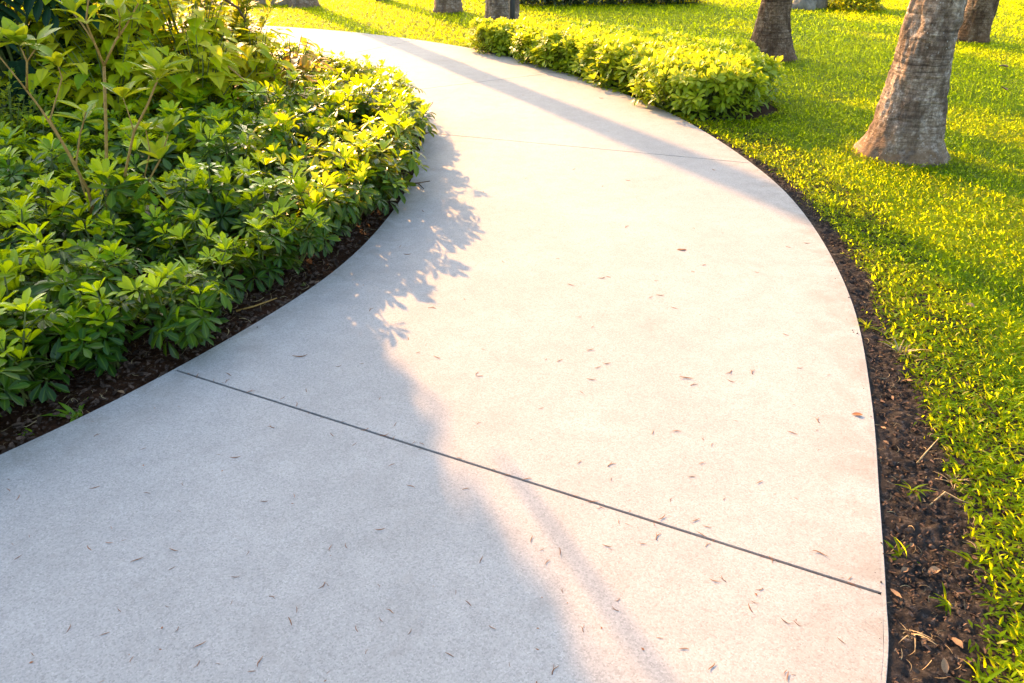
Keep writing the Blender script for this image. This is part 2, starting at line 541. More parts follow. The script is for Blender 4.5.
def build_path():
    mb = MB()
    pairs = path_pairs()
    EDGE = .012
    GAP = {1: .0054, 2: .0058, 0: 0}
    nv = 24
    allL, allR = [], []
    for i in range(len(pairs)-1):
        l0, r0, j0 = pairs[i]; l1, r1, j1 = pairs[i+1]
        n = max(6, int((r1-r0)/.10))
        u = np.linspace(0, 1, n+1)
        dl = l0+(l1-l0)*u; dr = r0+(r1-r0)*u
        allL.append(dl if i == 0 else dl[1:]); allR.append(dr if i == 0 else dr[1:])
        dl2, dr2 = dl.copy(), dr.copy()
        dl2[0] += GAP[j0]; dr2[0] += GAP[j0]; dl2[-1] -= GAP[j1]; dr2[-1] -= GAP[j1]
        A = LEFT.at(dl2); B = RIGHT.at(dr2)
        w = np.linalg.norm(B-A, axis=1)[:, None]
        D = (B-A)/w
        A2 = A+D*EDGE; B2 = B-D*EDGE
        v = np.linspace(0, 1, nv+1)
        top = A2[:, None, :]*(1-v)[None, :, None] + B2[:, None, :]*v[None, :, None]
        rows = [top]
        Z = [np.zeros(n+1)]
        Z[0][:] = 0
        V = np.concatenate([top, np.zeros((n+1, nv+1, 1))], 2)
        ed = np.abs(v-.5)*2
        ed = np.tile(ed, n+1+(1 if j0 else 0)+(1 if j1 else 0))
        # rounded arris at the joints: walls drop into the groove
        pre, post = V[:1].copy(), V[-1:].copy()
        pre[..., 2] = -.02; post[..., 2] = -.02
        V = np.concatenate(([pre] if j0 else []) + [V] + ([post] if j1 else []))
        k = len(V)
        F = [(a*(nv+1)+b, a*(nv+1)+b+1, (a+1)*(nv+1)+b+1, (a+1)*(nv+1)+b) for a in range(k-1) for b in range(nv)]
        mb.add(V.reshape(-1, 3), F, ed, 0, 0)
    dl = np.concatenate(allL); dr = np.concatenate(allR)
    A = LEFT.at(dl); B = RIGHT.at(dr)
    # resample edges finely for smooth borders
    us = np.linspace(0, len(dl)-1, len(dl)*2-1)
    dl = np.interp(us, np.arange(len(dl)), dl); dr = np.interp(us, np.arange(len(dr)), dr)
    A = LEFT.at(dl); B = RIGHT.at(dr)
    D = (B-A)/np.linalg.norm(B-A, axis=1)[:, None]
    for P0, S in ((A, 1), (B, -1)):
        prof = [(EDGE+.0, -.02), (EDGE+.0, -.0005), (.0015, -.0004), (0, -.0018), (0, -.12)]
        V = np.stack([np.concatenate([P0+S*D*o, np.full((len(P0), 1), z)], 1) for o, z in prof], 1)
        k, q = V.shape[:2]
        F = [(a*q+b, a*q+b+1, (a+1)*q+b+1, (a+1)*q+b) for a in range(k-1) for b in range(q-1)]
        mb.add(V.reshape(-1, 3), F, .93, 0, 0)
    # joint filler under the slabs
    V = np.stack([np.concatenate([A+D*EDGE, np.full((len(A), 1), -.016)], 1), np.concatenate([B-D*EDGE, np.full((len(A), 1), -.016)], 1)], 1)
    k = len(V)
    mb.add(V.reshape(-1, 3), [(a*2, a*2+1, a*2+3, a*2+2) for a in range(k-1)], .5, 0, 2)
    o = mb.build('path', [M_CONC, M_CONC_EDGE, M_JOINT], smooth=False)
    tag(o, 'pale concrete garden path curving away between planted bed and lawn', 'path', kind='structure')


build_path()

# ------------------------------------------------------------------ ground, bed, soil strip
def sheet(name, V, F, mat, label, cat, smooth=True):
    mb = MB(); mb.add(V, F)
    o = mb.build(name, mat, smooth=smooth)
    return tag(o, label, cat, kind='structure')


GZ = -.045
xs = np.concatenate([[-900, -200, -60], np.linspace(-24, 24, 49), [60, 200, 900]])
ys = np.concatenate([[-900, -200, -40], np.linspace(-8, 34, 43), [60, 200, 900]])
V = np.array([(x, y, GZ) for y in ys for x in xs])
nx = len(xs)
F = [(j*nx+i, j*nx+i+1, (j+1)*nx+i+1, (j+1)*nx+i) for j in range(len(ys)-1) for i in range(nx-1)]
sheet('ground', V, F, M_GROUND, 'level lawn soil reaching out under the palms to the horizon', 'ground')


def fbm(x, y, s, oct=4):
    return mnoise.fractal(Vector((x*s, y*s, 3.3)), .9, 2.1, oct)


def strip_sheet(name, curve, side, d0, d1, step, offs, z0, amp, ns, mat, label, cat):
    s = np.arange(d0, d1, step)
    P = curve.at(s)
    T = np.gradient(P, axis=0); T /= np.linalg.norm(T, axis=1)[:, None]
    N = np.stack([T[:, 1], -T[:, 0]], 1)*side      # right-hand normal
    V = []
    for i in range(len(s)):
        for o_ in offs:
            x, y = P[i]+N[i]*o_
            fade = min(1, max(0, o_/.05))
            h = fbm(x, y, ns)*amp + fbm(x+9, y, ns*4, 3)*amp*.6 + abs(fbm(x, y+5, ns*9, 2))*amp*.4
            V.append((x, y, z0*(.35+.65*fade) + h*fade))
    q = len(offs)
    F = [(a*q+b, a*q+b+1, (a+1)*q+b+1, (a+1)*q+b) for a in range(len(s)-1) for b in range(q-1)]
    sheet(name, np.array(V), F, mat, label, cat)


strip_sheet('planting_bed', LEFT, -1, LEFT.near((-3.2, .45)), LEFT.near((-6.5, 11.5)), .03,
            np.concatenate([np.arange(-.03, .5, .015), np.linspace(.5, 5.0, 26)]), -.03, .014, 7, M_BEDSOIL,
            'dark reddish brown soil of the planted bed left of the path', 'planting bed')
strip_sheet('soil_strip', RIGHT, 1, RIGHT.near((.5, .4)), RIGHT.near((1.45, 7.1)), .009,
            np.arange(-.02, .52, .0085), -.014, .013, 11, M_SOIL,
            'strip of dark bare soil between the path and the lawn', 'soil strip')


def inside(poly, q):
    poly = np.asarray(poly, float)
    x, y = q[:, 0], q[:, 1]
    r = np.zeros(len(q), bool)
    j = len(poly)-1
    for i in range(len(poly)):
        xi, yi = poly[i]; xj, yj = poly[j]
        c = ((yi > y) != (yj > y)) & (x < (xj-xi)*(y-yi)/(yj-yi+1e-12)+xi)
        r ^= c
        j = i
    return r


HEDGE_POLY = [(-.8, 11.05), (-.2, 10.4), (.62, 9.22), (1.16, 8.05), (1.50, 7.1), (1.68, 6.72), (2.1, 6.75), (2.55, 7.15), (2.55, 7.9), (2.2, 8.6), (1.72, 9.75), (1.0, 10.65), (.15, 11.5)]
GRASS_EDGE = [(.85, .35), (1.0, .75), (1.18, 1.13), (1.31, 1.38), (1.44, 1.68), (1.51, 2.02), (1.62, 2.39), (1.70, 2.87), (1.89, 3.58), (1.95, 4.33), (1.93, 5.02),
              (1.84, 5.6), (1.72, 6.2), (1.62, 6.6)]
far_edge = RIGHT.P[(RIGHT.P[:, 1] > 6.6)][::6]
GRASS_POLY = GRASS_EDGE + [tuple(p) for p in far_edge] + [(-14, 15.6), (-14, 23), (19, 23), (19, .35)]
# hedge bed soil
hp = np.array(HEDGE_POLY); hc = hp.mean(0)
hq = hc + (hp-hc)*1.06
hq[:6] = hp[:6]
V = [(hc[0], hc[1], -.02)] + [(x, y, -.032) for x, y in hq]
F = [(0, 1+i, 1+(i+1) % len(hq), 1+(i+1) % len(hq)) for i in range(len(hq))]
me = bpy.data.meshes.new('hedge_soil')
me.from_pydata(V, [], [f[:3] for f in F])
me.materials.append(M_BEDSOIL)
o = bpy.data.objects.new('hedge_soil', me); COL.objects.link(o)
tag(o, 'brown mulched soil under the golden hedge', 'soil', kind='structure')


# ------------------------------------------------------------------ lawn
def blade_tpls():
    out = []
    for dr, fo in ((.35, .25), (.7, .2), (.1, .3), (1.0, .15)):
        out.append(leaf_tpl(GBLADE, .14, 2, dr, fo))
    return out


T_GRASS = blade_tpls()
T_GRASS_FAR = [leaf_tpl([(0, .9), (1, .15)], .16, 1, dr, .1) for dr in (.3, .6, .1, .8)]
TRUNKS = [(3.02, 5.73, .27), (3.36, 10.2, .27), (6.75, 11.65, .2), (-.17, 13.68, .3)]


def lawn():
    mb = MB()
    zones = [(.3, 2.6, 21000, .024, (.5, 3.2)), (2.6, 4.6, 20000, .024, (1.2, 4.5)), (4.6, 7.5, 17000, .024, (1.2, 6.6)), (7.5, 11.5, 8000, .031, (-1.5, 9.5)), (11.5, 18.5, 2800, .045, (-10, 13.6)), (18.5, 22.5, 150, .13, (-12, 16))]
    for y0, y1, den, L, (x0, x1) in zones:
        n = int((y1-y0)*(x1-x0)*den)
        q = np.stack([rng.uniform(x0, x1, n), rng.uniform(y0, y1, n)], 1)
        q = q[np.abs(q[:, 0]) < .72*(q[:, 1]*.866+.8)+.7]
        jit = q + rng.normal(0, .022, q.shape)
        k = inside(GRASS_POLY, jit) & ~inside(HEDGE_POLY, q)
        q = q[k]
        if y0 < 4.6:
            e = rng.uniform(0, 1, int(420*(y1-y0)))
            ge = np.array(GRASS_EDGE); sy = y0+(y1-y0)*e
            gx = np.interp(sy, ge[:, 1], ge[:, 0])
            spr = np.array([mnoise.noise(Vector((0, v*3.1, 2))) for v in sy])
            q = np.concatenate([q, np.stack([gx-np.abs(rng.normal(0, .03, len(sy)))*(1+1.2*np.clip(spr, -.6, 1)), sy], 1)])
        for tx, ty, tr in TRUNKS:
            q = q[(q[:, 0]-tx)**2+(q[:, 1]-ty)**2 > tr*tr]
        # keep off the concrete
        if y0 < 19:
            dd = RIGHT.dist(q) if len(q) else np.zeros(0)
            q = q[dd > .015]
        m = len(q)
        # clumpiness
        cl = np.array([mnoise.noise(Vector((x*2.2, y*2.2, 0))) for x, y in q])
        c2 = np.array([mnoise.noise(Vector((x*9, y*9, 5))) for x, y in q])
        keep = rng.uniform(0, 1, m) < .80+.5*c2
        q, cl, c2 = q[keep], cl[keep], c2[keep]
        m = len(q)
        az = rng.uniform(0, 2*math.pi, m)
        el = np.abs(rng.normal(R(32), R(20), m))
        d = np.stack([np.cos(az)*np.cos(el), np.sin(az)*np.cos(el), np.sin(el)], 1)
        z = GZ + rng.uniform(.005, .045, m)
        if y0 < 7:                                  # the soil strip lies a little higher than the lawn soil
            nr = (RIGHT.dist(q) < .54) & (q[:, 1] < 7.3)
            z[nr] = rng.uniform(-.022, .012, nr.sum())
        tint = np.clip(.50 + .26*cl + .2*c2 + rng.normal(0, .15, m), 0, .86)
        straw = rng.uniform(0, 1, m) < .03
        tint[straw] = 1
        sc = L*rng.uniform(.65, 1.3, m)
        ti = rng.integers(0, len(T_GRASS), m)
        p3 = np.concatenate([q, z[:, None]], 1)
        for t in range(len(T_GRASS)):
            s = ti == t
            if s.any():
                tp = dict((T_GRASS if y0 < 4.6 else T_GRASS_FAR)[t])
                if y0 > 4:
                    tp['V'] = tp['V']*np.array((1, 1.25, 1))
                else:
                    tp['V'] = tp['V']*np.array((1, 1.1, 1))
                mb.leaves(tp, p3[s], d[s], (0, 0, 1), sc[s], tint[s])
    o = mb.build('lawn_grass', M_GRASS)
    tag(o, 'short broad bladed green lawn grass right of and beyond the path', 'grass', kind='stuff')


lawn()


# ------------------------------------------------------------------ palms
ORD = ['first', 'second', 'third', 'fourth', 'fifth', 'sixth', 'seventh', 'eighth', 'ninth', 'tenth', 'eleventh', 'twelfth']


def frond_mesh():
    mb = MB()
    L = 2.6
    s = np.linspace(0, 1, 15)
    rach = np.stack([s*L*.9, s*0, .55*np.sin(s*1.3)*1.1 - 1.6*s**2.4], 1)
    mb.tube(rach, .022*(1-s)+.005, 5, .2)
    tp = leaf_tpl(ELLIPTIC, .045, 3, .35, .1)
    for k in range(44):
        u = .12+.88*k/43
        p = np.array([np.interp(u, s, rach[:, i]) for i in range(3)])
        ln = .62*math.sin(math.pi*min(1, .25+u*.72))
        for sd in (-1, 1):
            mb.leaves(tp, p, (.55+.5*u, sd*(1-.3*u), -.25), (0, 0, 1), ln, random.random())
    return mb


FROND = frond_mesh().build('frond', M_FROND)
COL.objects.unlink(FROND)


def palm(name, base, r0, r1, rb, label, height=9.0, lean=(0, 0), seed=0, res=(64, 170), low=1.3, crown=15, cat='palm tree', bark=None):
    t = empty(name, (base[0], base[1], GZ), label, cat, 'palms on the lawn')
    nth, nh = res
    # denser rings in the low, visible length
    z = np.concatenate([np.linspace(0, low, nh), np.linspace(low, height, 60)[1:]])
    th = np.arange(nth)/nth*2*math.pi
    V = []
    rs = random.Random(seed)
    rings, zz = [], .05
    while zz < height:
        rings.append((zz, rs.uniform(-.02, .02), rs.uniform(0, 6.28), rs.uniform(.001, .007)))
        zz += rs.uniform(.05, .17)
    rz = np.array([r[0] for r in rings])
    for h in z:
        f = math.exp(-h/.28)
        rad = r1 + (r0-r1)*f + (rb if h < .06 else rb*math.exp(-(h-.06)/.06))*.5
        rad *= 1 - .25*max(0, h-1.5)/height
        c = np.array((lean[0]*h + .0, lean[1]*h))
        for a in th:
            ca, sa = math.cos(a), math.sin(a)
            i0 = np.searchsorted(rz, h)
            g = 0
            for i in (i0-1, i0):
                if 0 <= i < len(rings):
                    rh, am, ph, dp = rings[i]
                    dd = h - rh - .014*math.sin(a+ph) - .012*mnoise.noise(Vector((ca*2, sa*2, rh*7+seed)))
                    gate = mnoise.noise(Vector((ca*1.4, sa*1.4, rh*5+seed*3)))
                    if gate > .08:
                        g -= dp*math.exp(-(dd/.007)**2)
                        g += dp*.5*math.exp(-((dd-.02)/.014)**2)
            nz = mnoise.fractal(Vector((ca*1.6, sa*1.6, h*3+seed)), .9, 2.1, 4)*.024
            nz += mnoise.fractal(Vector((ca*9, sa*9, h*14+seed)), .9, 2.1, 4)*.0085
            rr = rad + g + nz + .03*f*math.sin(3*a+seed)*(.5) + .012*math.sin(2*a+h*1.5+seed)
            V.append((c[0]+rr*ca, c[1]+rr*sa, h))
    k = len(z)
    F = [(a*nth+b, a*nth+(b+1) % nth, (a+1)*nth+(b+1) % nth, (a+1)*nth+b) for a in range(k-1) for b in range(nth)]
    mb = MB(); mb.add(np.array(V), F)
    mb.build('trunk', bark or M_BARK, t)
    top = (lean[0]*height, lean[1]*height, height)
    for i in range(crown):
        f = FROND.copy()
        COL.objects.link(f)
        f.parent = t
        f.location = top
        f.rotation_euler = (rs.uniform(-.3, .3), rs.uniform(-1.0, .5), i*2.4+rs.uniform(-.3, .3))
        sc = rs.uniform(.8, 1.1); f.scale = (sc, sc, sc)
    return t


palm('palm_tree', (3.02, 5.73), .33, .185, .04, 'thick grey palm trunk nearest the path, with scarred bark on the sunny lawn', 9, (-.005, .01), 3, (96, 230))
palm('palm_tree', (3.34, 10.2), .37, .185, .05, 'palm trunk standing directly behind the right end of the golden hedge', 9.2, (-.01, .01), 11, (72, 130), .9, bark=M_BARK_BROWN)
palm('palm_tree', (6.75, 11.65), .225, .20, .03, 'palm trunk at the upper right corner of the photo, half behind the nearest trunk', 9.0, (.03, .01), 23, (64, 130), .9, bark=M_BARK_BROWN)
palm('palm_tree', (-.17, 13.68), .33, .24, .05, 'palm trunk behind the dark post at the left end of the golden hedge', 9.4, (.0, .01), 31, (64, 90), .6)
palm('palm_tree', (-1.22, 15.4), .29, .24, .04, 'small far palm base on the lawn, just left of the trunk with the post', 9.6, (.01, .0), 37, (48, 60), .5)
palm('palm_tree', (-2.84, 17.6), .19, .17, .03, 'slimmest far palm base, between two thicker ones at the top of the lawn', 9.6, (.0, .0), 41, (48, 50), .5)
palm('palm_tree', (-4.21, 16.4), .30, .20, .04, 'far palm base beyond the bend whose shadow crosses the path', 9.8, (.0, .0), 43, (48, 60), .5)
# palms that stand above the picture's edge and shade parts of the lawn
for i, (x, y) in enumerate([(-8.6, 36.0), (-5.8, 35.0), (-7.0, 30.8), (-5.0, 29.3), (-1.2, 26.5)]):
    palm('palm_tree', (x, y), .3, .2, .04, f'tall palm far back beyond the lawn, {ORD[i]} of the five from the left end', 8.5, (0, 0), 50+i, (24, 30), .5, 22)

# post in front of the trunk
t = empty('post', (.0, 13.0, GZ), 'slim dark metal post in front of the palm trunk by the hedge', 'post')
mb = MB(); mb.tube([(0, 0, 0), (0, 0, .1), (0, 0, 2.2)], .05, 16); mb.build('pole', M_METAL, t)
mb = MB(); mb.tube([(0, 0, 0), (0, 0, .012)], .1, 20); mb.build('base_plate', M_METAL, t)
mb = MB(); mb.tube([(0, 0, 2.2), (0, 0, 2.23), (0, 0, 2.26)], [.06, .06, .02], 16); mb.build('cap', M_METAL, t)


# ------------------------------------------------------------------ shrubs
def rosette(mb, c, up, n, L, elev, tint, tpls, jit=.12, r0=.012):
    up = np.asarray(up, float); up /= np.linalg.norm(up)
    a = np.cross(up, (0.3, 1, .1)); a /= np.linalg.norm(a)
    b = np.cross(up, a)
    th = np.arange(n)/n*2*math.pi + rng.uniform(0, 6.28) + rng.normal(0, .12, n)
    el = elev + rng.normal(0, jit, n)
    d = np.cos(th)[:, None]*np.cos(el)[:, None]*a + np.sin(th)[:, None]*np.cos(el)[:, None]*b + np.sin(el)[:, None]*up
    mb.leaves(tpls[rng.integers(0, len(tpls))], np.asarray(c)+d*r0, d, up, L*rng.uniform(.8, 1.15, n), np.clip(tint+rng.normal(0, .08, n), 0, 1))


def umbrella_shrub(seed):
    """dwarf umbrella shrub: several stems, each with whorls of leaflets"""
    global rng
    keep = rng; rng = np.random.default_rng(seed)
    fo, st = MB(), MB()
    ns = rng.integers(9, 13)
    for i in range(ns):
        az = i/ns*2*math.pi + rng.uniform(-.3, .3)
        rad = rng.uniform(.03, .19) if i else .02
        H = rng.uniform(.24, .42) - rad*.35
        tip = np.array((rad*math.cos(az), rad*math.sin(az), H))
        base = np.array((rng.normal(0, .025), rng.normal(0, .025), 0))
        mid = base*.4+tip*.6 + np.array((rng.normal(0, .02), rng.normal(0, .02), -.02))
        pts = np.array([base, base*.6+mid*.4, mid, tip])
        st.tube(pts, [.007, .006, .005, .003], 5)
        out = np.array((math.cos(az), math.sin(az), 0))
        # top whorl, young and pale
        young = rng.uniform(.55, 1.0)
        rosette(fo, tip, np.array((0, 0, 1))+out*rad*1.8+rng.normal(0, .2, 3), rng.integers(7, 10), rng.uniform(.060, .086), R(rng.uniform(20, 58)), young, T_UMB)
        # older side whorls on petioles below; dark tint also paints shade into the gaps
        for k in range(rng.integers(3, 6)):
            u = rng.uniform(.35, .95)
            p = base*(1-u)+tip*u
            a2 = az + rng.normal(0, 1.3)
            o2 = np.array((math.cos(a2), math.sin(a2), rng.uniform(.1, .5)))
            ln = rng.uniform(.05, .11)
            q = p+o2*ln
            st.tube([p, p+o2*ln*.5+np.array((0, 0, .012)), q], [.0032, .0025, .002], 4)
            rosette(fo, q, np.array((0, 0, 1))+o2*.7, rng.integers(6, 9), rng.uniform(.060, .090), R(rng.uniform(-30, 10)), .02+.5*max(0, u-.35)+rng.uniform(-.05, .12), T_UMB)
    rng = keep
    return fo, st


def proto_shrub(name, maker, seeds, mat, stem=M_STEM):
    out = []
    for s in seeds:
        t = empty(name, (0, 0, -50))
        fo, st = maker(s)
        fo.build('foliage', mat, t)
        st.build('stem', stem, t)
        out.append(t)
    return out


def place(protos, used, i, loc, rz, sc, label, cat, group=None):
    p = protos[i]
    o = p if i not in used else copy_tree(p)
    used.add(i)
    o.location = loc; o.rotation_euler = (0, 0, rz); o.scale = (sc, sc, sc)
    o['label'] = label; o['category'] = cat
    if group: o['group'] = group
    return o


def poisson(poly, r, n=6000, seed=1):
    g = np.random.default_rng(seed)
    P = np.asarray(poly)
    q = np.stack([g.uniform(P[:, 0].min(), P[:, 0].max(), n), g.uniform(P[:, 1].min(), P[:, 1].max(), n)], 1)
    q = q[inside(P, q)]
    out = []
    for p in q:
        if all((p[0]-o_[0])**2+(p[1]-o_[1])**2 > r*r for o_ in out):
            out.append(p)
    return np.array(out)


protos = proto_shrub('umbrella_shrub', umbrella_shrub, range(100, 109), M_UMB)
used = set()
# the front row follows the path edge
row = []
s = LEFT.near((-2.45, 1.25))
s1 = LEFT.near((-4.6, 10.85))
rr = random.Random(5)
while s < s1:
    p = LEFT.at(np.array([s, s+.02]))
    T = p[1]-p[0]; T /= np.linalg.norm(T)
    bend = min(1, max(0, (p[0][1]-3.4)/1.0))
    off = rr.uniform(.22, .28) - .10*bend
    q = p[0]+np.array((-T[1], T[0]))*off
    row.append(q)
    s += rr.uniform(.27, .34)
row = np.array(row)
j0 = int(np.argmin(((row-np.array((-1.55, 2.72)))**2).sum(1)))
SPROUT = {}
for i, q in enumerate(row):
    if i == j0:
        q = q + np.array((.09, -.05))
        lab = 'umbrella shrub whose leaves overhang the left end of the nearest path joint'
    elif j0 < i <= j0+12:
        lab = f'{ORD[i-j0-1]} umbrella shrub along the path edge beyond the nearest joint'
    elif j0-4 <= i < j0:
        lab = f'{ORD[j0-i-1]} umbrella shrub along the path edge on this side of the nearest joint'
    else:
        lab = None
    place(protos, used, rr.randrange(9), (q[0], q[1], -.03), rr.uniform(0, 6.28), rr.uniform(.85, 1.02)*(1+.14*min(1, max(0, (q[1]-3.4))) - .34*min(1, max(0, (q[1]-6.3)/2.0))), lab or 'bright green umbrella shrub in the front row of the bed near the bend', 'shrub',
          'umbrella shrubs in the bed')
L_off = LEFT.P
bed_poly = []
sa = np.linspace(LEFT.near((-2.7, 1.0)), LEFT.near((-4.6, 10.85)), 60)
P = LEFT.at(sa)
T = np.gradient(P, axis=0); T /= np.linalg.norm(T, axis=1)[:, None]
bed_poly = [tuple(p) for p in P + np.stack([-T[:, 1], T[:, 0]], 1)*.48]
bed_poly += [(-4.6, 9.6), (-3.6, 9.0), (-2.7, 8.3), (-2.3, 7.6), (-2.15, 6.75), (-2.6, 6.05), (-3.6, 5.75), (-4.6, 5.7), (-5.0, 5.3), (-3.9, 3.6), (-3.2, 2.0)]
pts = poisson(bed_poly, .27, 9000, 3)
for q in pts:
    lit = q[1] > 5.2 and q[0] > -2.3
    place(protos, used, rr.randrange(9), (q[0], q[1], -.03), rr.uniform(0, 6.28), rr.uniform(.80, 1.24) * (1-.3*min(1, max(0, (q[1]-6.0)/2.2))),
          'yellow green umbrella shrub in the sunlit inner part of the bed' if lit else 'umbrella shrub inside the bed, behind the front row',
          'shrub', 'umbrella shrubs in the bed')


def golden_shrub(seed):
    global rng
    keep = rng; rng = np.random.default_rng(seed)
    fo, st = MB(), MB()
    H, Rr = .36, .24
    for k in range(95):
        # tips spread over a dome
        az = rng.uniform(0, 6.28); u = rng.uniform(0, 1)**.6
        rad = Rr*u*rng.uniform(.75, 1.1)
        hz = H*(1-.14*u**3)*rng.uniform(.9, 1.05) if k < 68 else H*rng.uniform(.2, .75)
        if k >= 68: rad = Rr*rng.uniform(.8, 1.15)
        tip = np.array((rad*math.cos(az), rad*math.sin(az), hz))
        base = np.array((rng.normal(0, .03), rng.normal(0, .03), 0))
        st.tube([base, base*.5+tip*.5+np.array((0, 0, -.02)), tip], [.006, .004, .002], 4)
        out = np.array((math.cos(az), math.sin(az), 0))
        up = np.array((0, 0, 1))+out*(u*.8)+rng.normal(0, .2, 3)
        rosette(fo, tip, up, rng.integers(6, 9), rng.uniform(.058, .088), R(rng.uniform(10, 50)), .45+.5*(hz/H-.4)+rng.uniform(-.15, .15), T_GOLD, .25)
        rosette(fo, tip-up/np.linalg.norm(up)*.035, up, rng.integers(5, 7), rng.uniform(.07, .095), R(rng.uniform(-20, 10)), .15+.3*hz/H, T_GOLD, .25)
    rng = keep
    return fo, st


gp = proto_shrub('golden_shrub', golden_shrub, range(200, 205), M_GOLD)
gu = set()
ph = np.array(HEDGE_POLY); pc = ph.mean(0)
inner = pc + (ph-pc)*.88
hpts = poisson(inner, .235, 5000, 8)
hs = hpts[np.argsort(hpts[:, 0]-hpts[:, 1])]
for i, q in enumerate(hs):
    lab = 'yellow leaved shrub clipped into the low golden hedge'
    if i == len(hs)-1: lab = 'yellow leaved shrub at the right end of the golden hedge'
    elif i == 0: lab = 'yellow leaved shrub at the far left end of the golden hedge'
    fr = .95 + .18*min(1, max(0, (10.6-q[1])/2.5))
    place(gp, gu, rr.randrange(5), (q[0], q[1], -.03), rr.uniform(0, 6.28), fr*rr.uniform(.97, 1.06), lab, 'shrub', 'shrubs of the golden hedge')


# ------------------------------------------------------------------ the tall planting at the left
def scatter_leaves(mb, pos, outd, tpls, L, tint, droop=.6):
    m = len(pos)
    outd = outd + rng.normal(0, .5, (m, 3))
    d = outd.copy(); d[:, 2] = -np.abs(rng.normal(0, .35, m)+droop)
    up = outd + np.array((0, 0, .9))
    ti = rng.integers(0, len(tpls), m)
    s = L*rng.uniform(.65, 1.25, m)
    for t in range(len(tpls)):
        k = ti == t
        if k.any(): mb.leaves(tpls[t], pos[k], d[k], up[k], s[k], tint[k])


def vine_tree(loc, label, rad, H, n, leafL, seed, tops, limb=None):
    global rng
    keep = rng; rng = np.random.default_rng(seed)
    t = empty('vine_covered_tree', loc, label, 'tree')
    tr = MB()
    hh = np.linspace(0, H, 14)
    tr.tube([(.05*math.sin(h*1.3), .05*math.cos(h), h) for h in hh], .16-.02*hh, 14)
    tro = tr.build('trunk', M_BROWN, t)
    fo = MB()
    h = rng.uniform(.02, H, n)
    h[:n//3] = rng.uniform(.02, 1.3, n//3)
    az = rng.uniform(0, 6.28, n)
    thin = (h > .75) & (h < 1.75)
    h[thin & (rng.uniform(0, 1, n) < .7)] += 1.2        # open between skirt and crown
    prof = np.interp(h, [0, .3, .8, 1.6, H*.7, H], [rad*1.05, rad*1.0, rad*.86, rad*.8, rad*.95, rad*.4])
    lump = np.array([mnoise.noise(Vector((math.cos(a)*1.5, math.sin(a)*1.5, z*1.7+seed))) for a, z in zip(az, h)])
    r = prof*(1+.4*lump)*rng.uniform(.72, 1.05, n)
    od = np.stack([np.cos(az), np.sin(az), np.zeros(n)], 1)
    pos = od*r[:, None]; pos[:, 2] = h
    tint = np.clip(.52+.8*lump+rng.normal(0, .28, n), 0, 1)
    scatter_leaves(fo, pos, od, T_HEART, leafL*np.interp(h, [1.0, 1.6], [.72, 1.1]), tint, np.interp(h, [1.0, 1.6], [.35, .6]))
    fo.build('vine_leaves', M_POTHOS, t)
    st = MB()
    for k in range(26):
        a = rng.uniform(0, 6.28); zt = rng.uniform(.5, H*.9)
        zs = np.linspace(0.02, zt, 9)
        rr_ = np.interp(zs, [0, .3, .8, 1.6, H*.7, H], [rad*1.0, rad*.9, rad*.75, rad*.7, rad*.8, rad*.3])
        st.tube(np.stack([np.cos(a+zs*.3)*rr_, np.sin(a+zs*.3)*rr_, zs], 1), .008, 5)
    st.build('vine_stem', M_STEM, t)
    if limb is not None:
        lb = MB()
        lb.tube(limb, np.linspace(.028, .017, len(limb)), 8)
        lb.build('hanging_vine', M_BROWN, t)
    rng = keep
    return t


vine_tree((-3.38, 7.0, -.03), 'tree wrapped in yellow green vine leaves at the back of the bed', .5, 4.2, 3200, .19, 71, 0,
          limb=catmull([(.02, 0, 3.95), (.35, .05, 4.05), (.58, .1, 3.8), (.64, .1, 3.2), (.71, .1, 2.6), (.75, .1, 2.13)], 5))
vine_tree((-4.35, 7.9, -.03), 'second vine wrapped tree further left behind the dark philodendron', .8, 4.2, 3200, .24, 73, 0)
vine_tree((-5.6, 7.4, -.03), 'outermost vine wrapped tree left of the two others, at the far side of the bed', .85, 3.8, 2600, .24, 75, 0)


def philodendron(loc, label, seed, nl=16, H=1.5, L=.55):
    global rng
    keep = rng; rng = np.random.default_rng(seed)
    t = empty('philodendron', loc, label, 'plant')
    fo, st = MB(), MB()
    lobe = leaf_tpl(ELLIPTIC, .17, 4, .3, .15)
    body = leaf_tpl(HEART, .16, 6, .3, .2)
    for i in range(nl):
        az = i*2.4+rng.uniform(-.3, .3)
        rr_ = rng.uniform(.25, .6)
        hz = H*rng.uniform(.3, 1.0)
        tip = np.array((rr_*math.cos(az), rr_*math.sin(az), hz))
        st.tube([(0, 0, 0), tip*np.array((.45, .45, .6)), tip], [.014, .011, .008], 6)
        d = np.array((math.cos(az), math.sin(az), -.55+rng.normal(0, .2)))
        d /= np.linalg.norm(d)
        s = L*rng.uniform(.75, 1.2)
        tn = rng.uniform(0, 1)
        fo.leaves(body, tip, d, (0, 0, 1), s, tn)
        side = np.cross((0, 0, 1), d); side /= np.linalg.norm(side)
        for k in range(7):
            u = .05+.8*k/6
            p = tip + d*s*u + np.array((0, 0, -.3*u*u*s*.8))
            ln = s*(.55-.32*abs(u-.3))
            for sd in (-1, 1):
                fo.leaves(lobe, p, d*(.35+.5*u)+side*sd+np.array((0, 0, -.15)), (0, 0, 1), ln, tn)
    fo.build('leaves', M_PHILO, t)
    st.build('stalk', M_STEM, t)
    rng = keep


philodendron((-3.95, 6.2, -.03), 'dark green philodendron with big lobed leaves at the top left corner', 81, 20, 1.35, .55)
philodendron((-5.0, 6.7, -.03), 'dark green philodendron at the outer left of the bed, beyond its twin', 82, 18, 2.2, .6)
philodendron((-4.5, 7.1, -.03), 'dark philodendron growing in front of the middle vine wrapped tree', 83, 20, 1.1, .5)


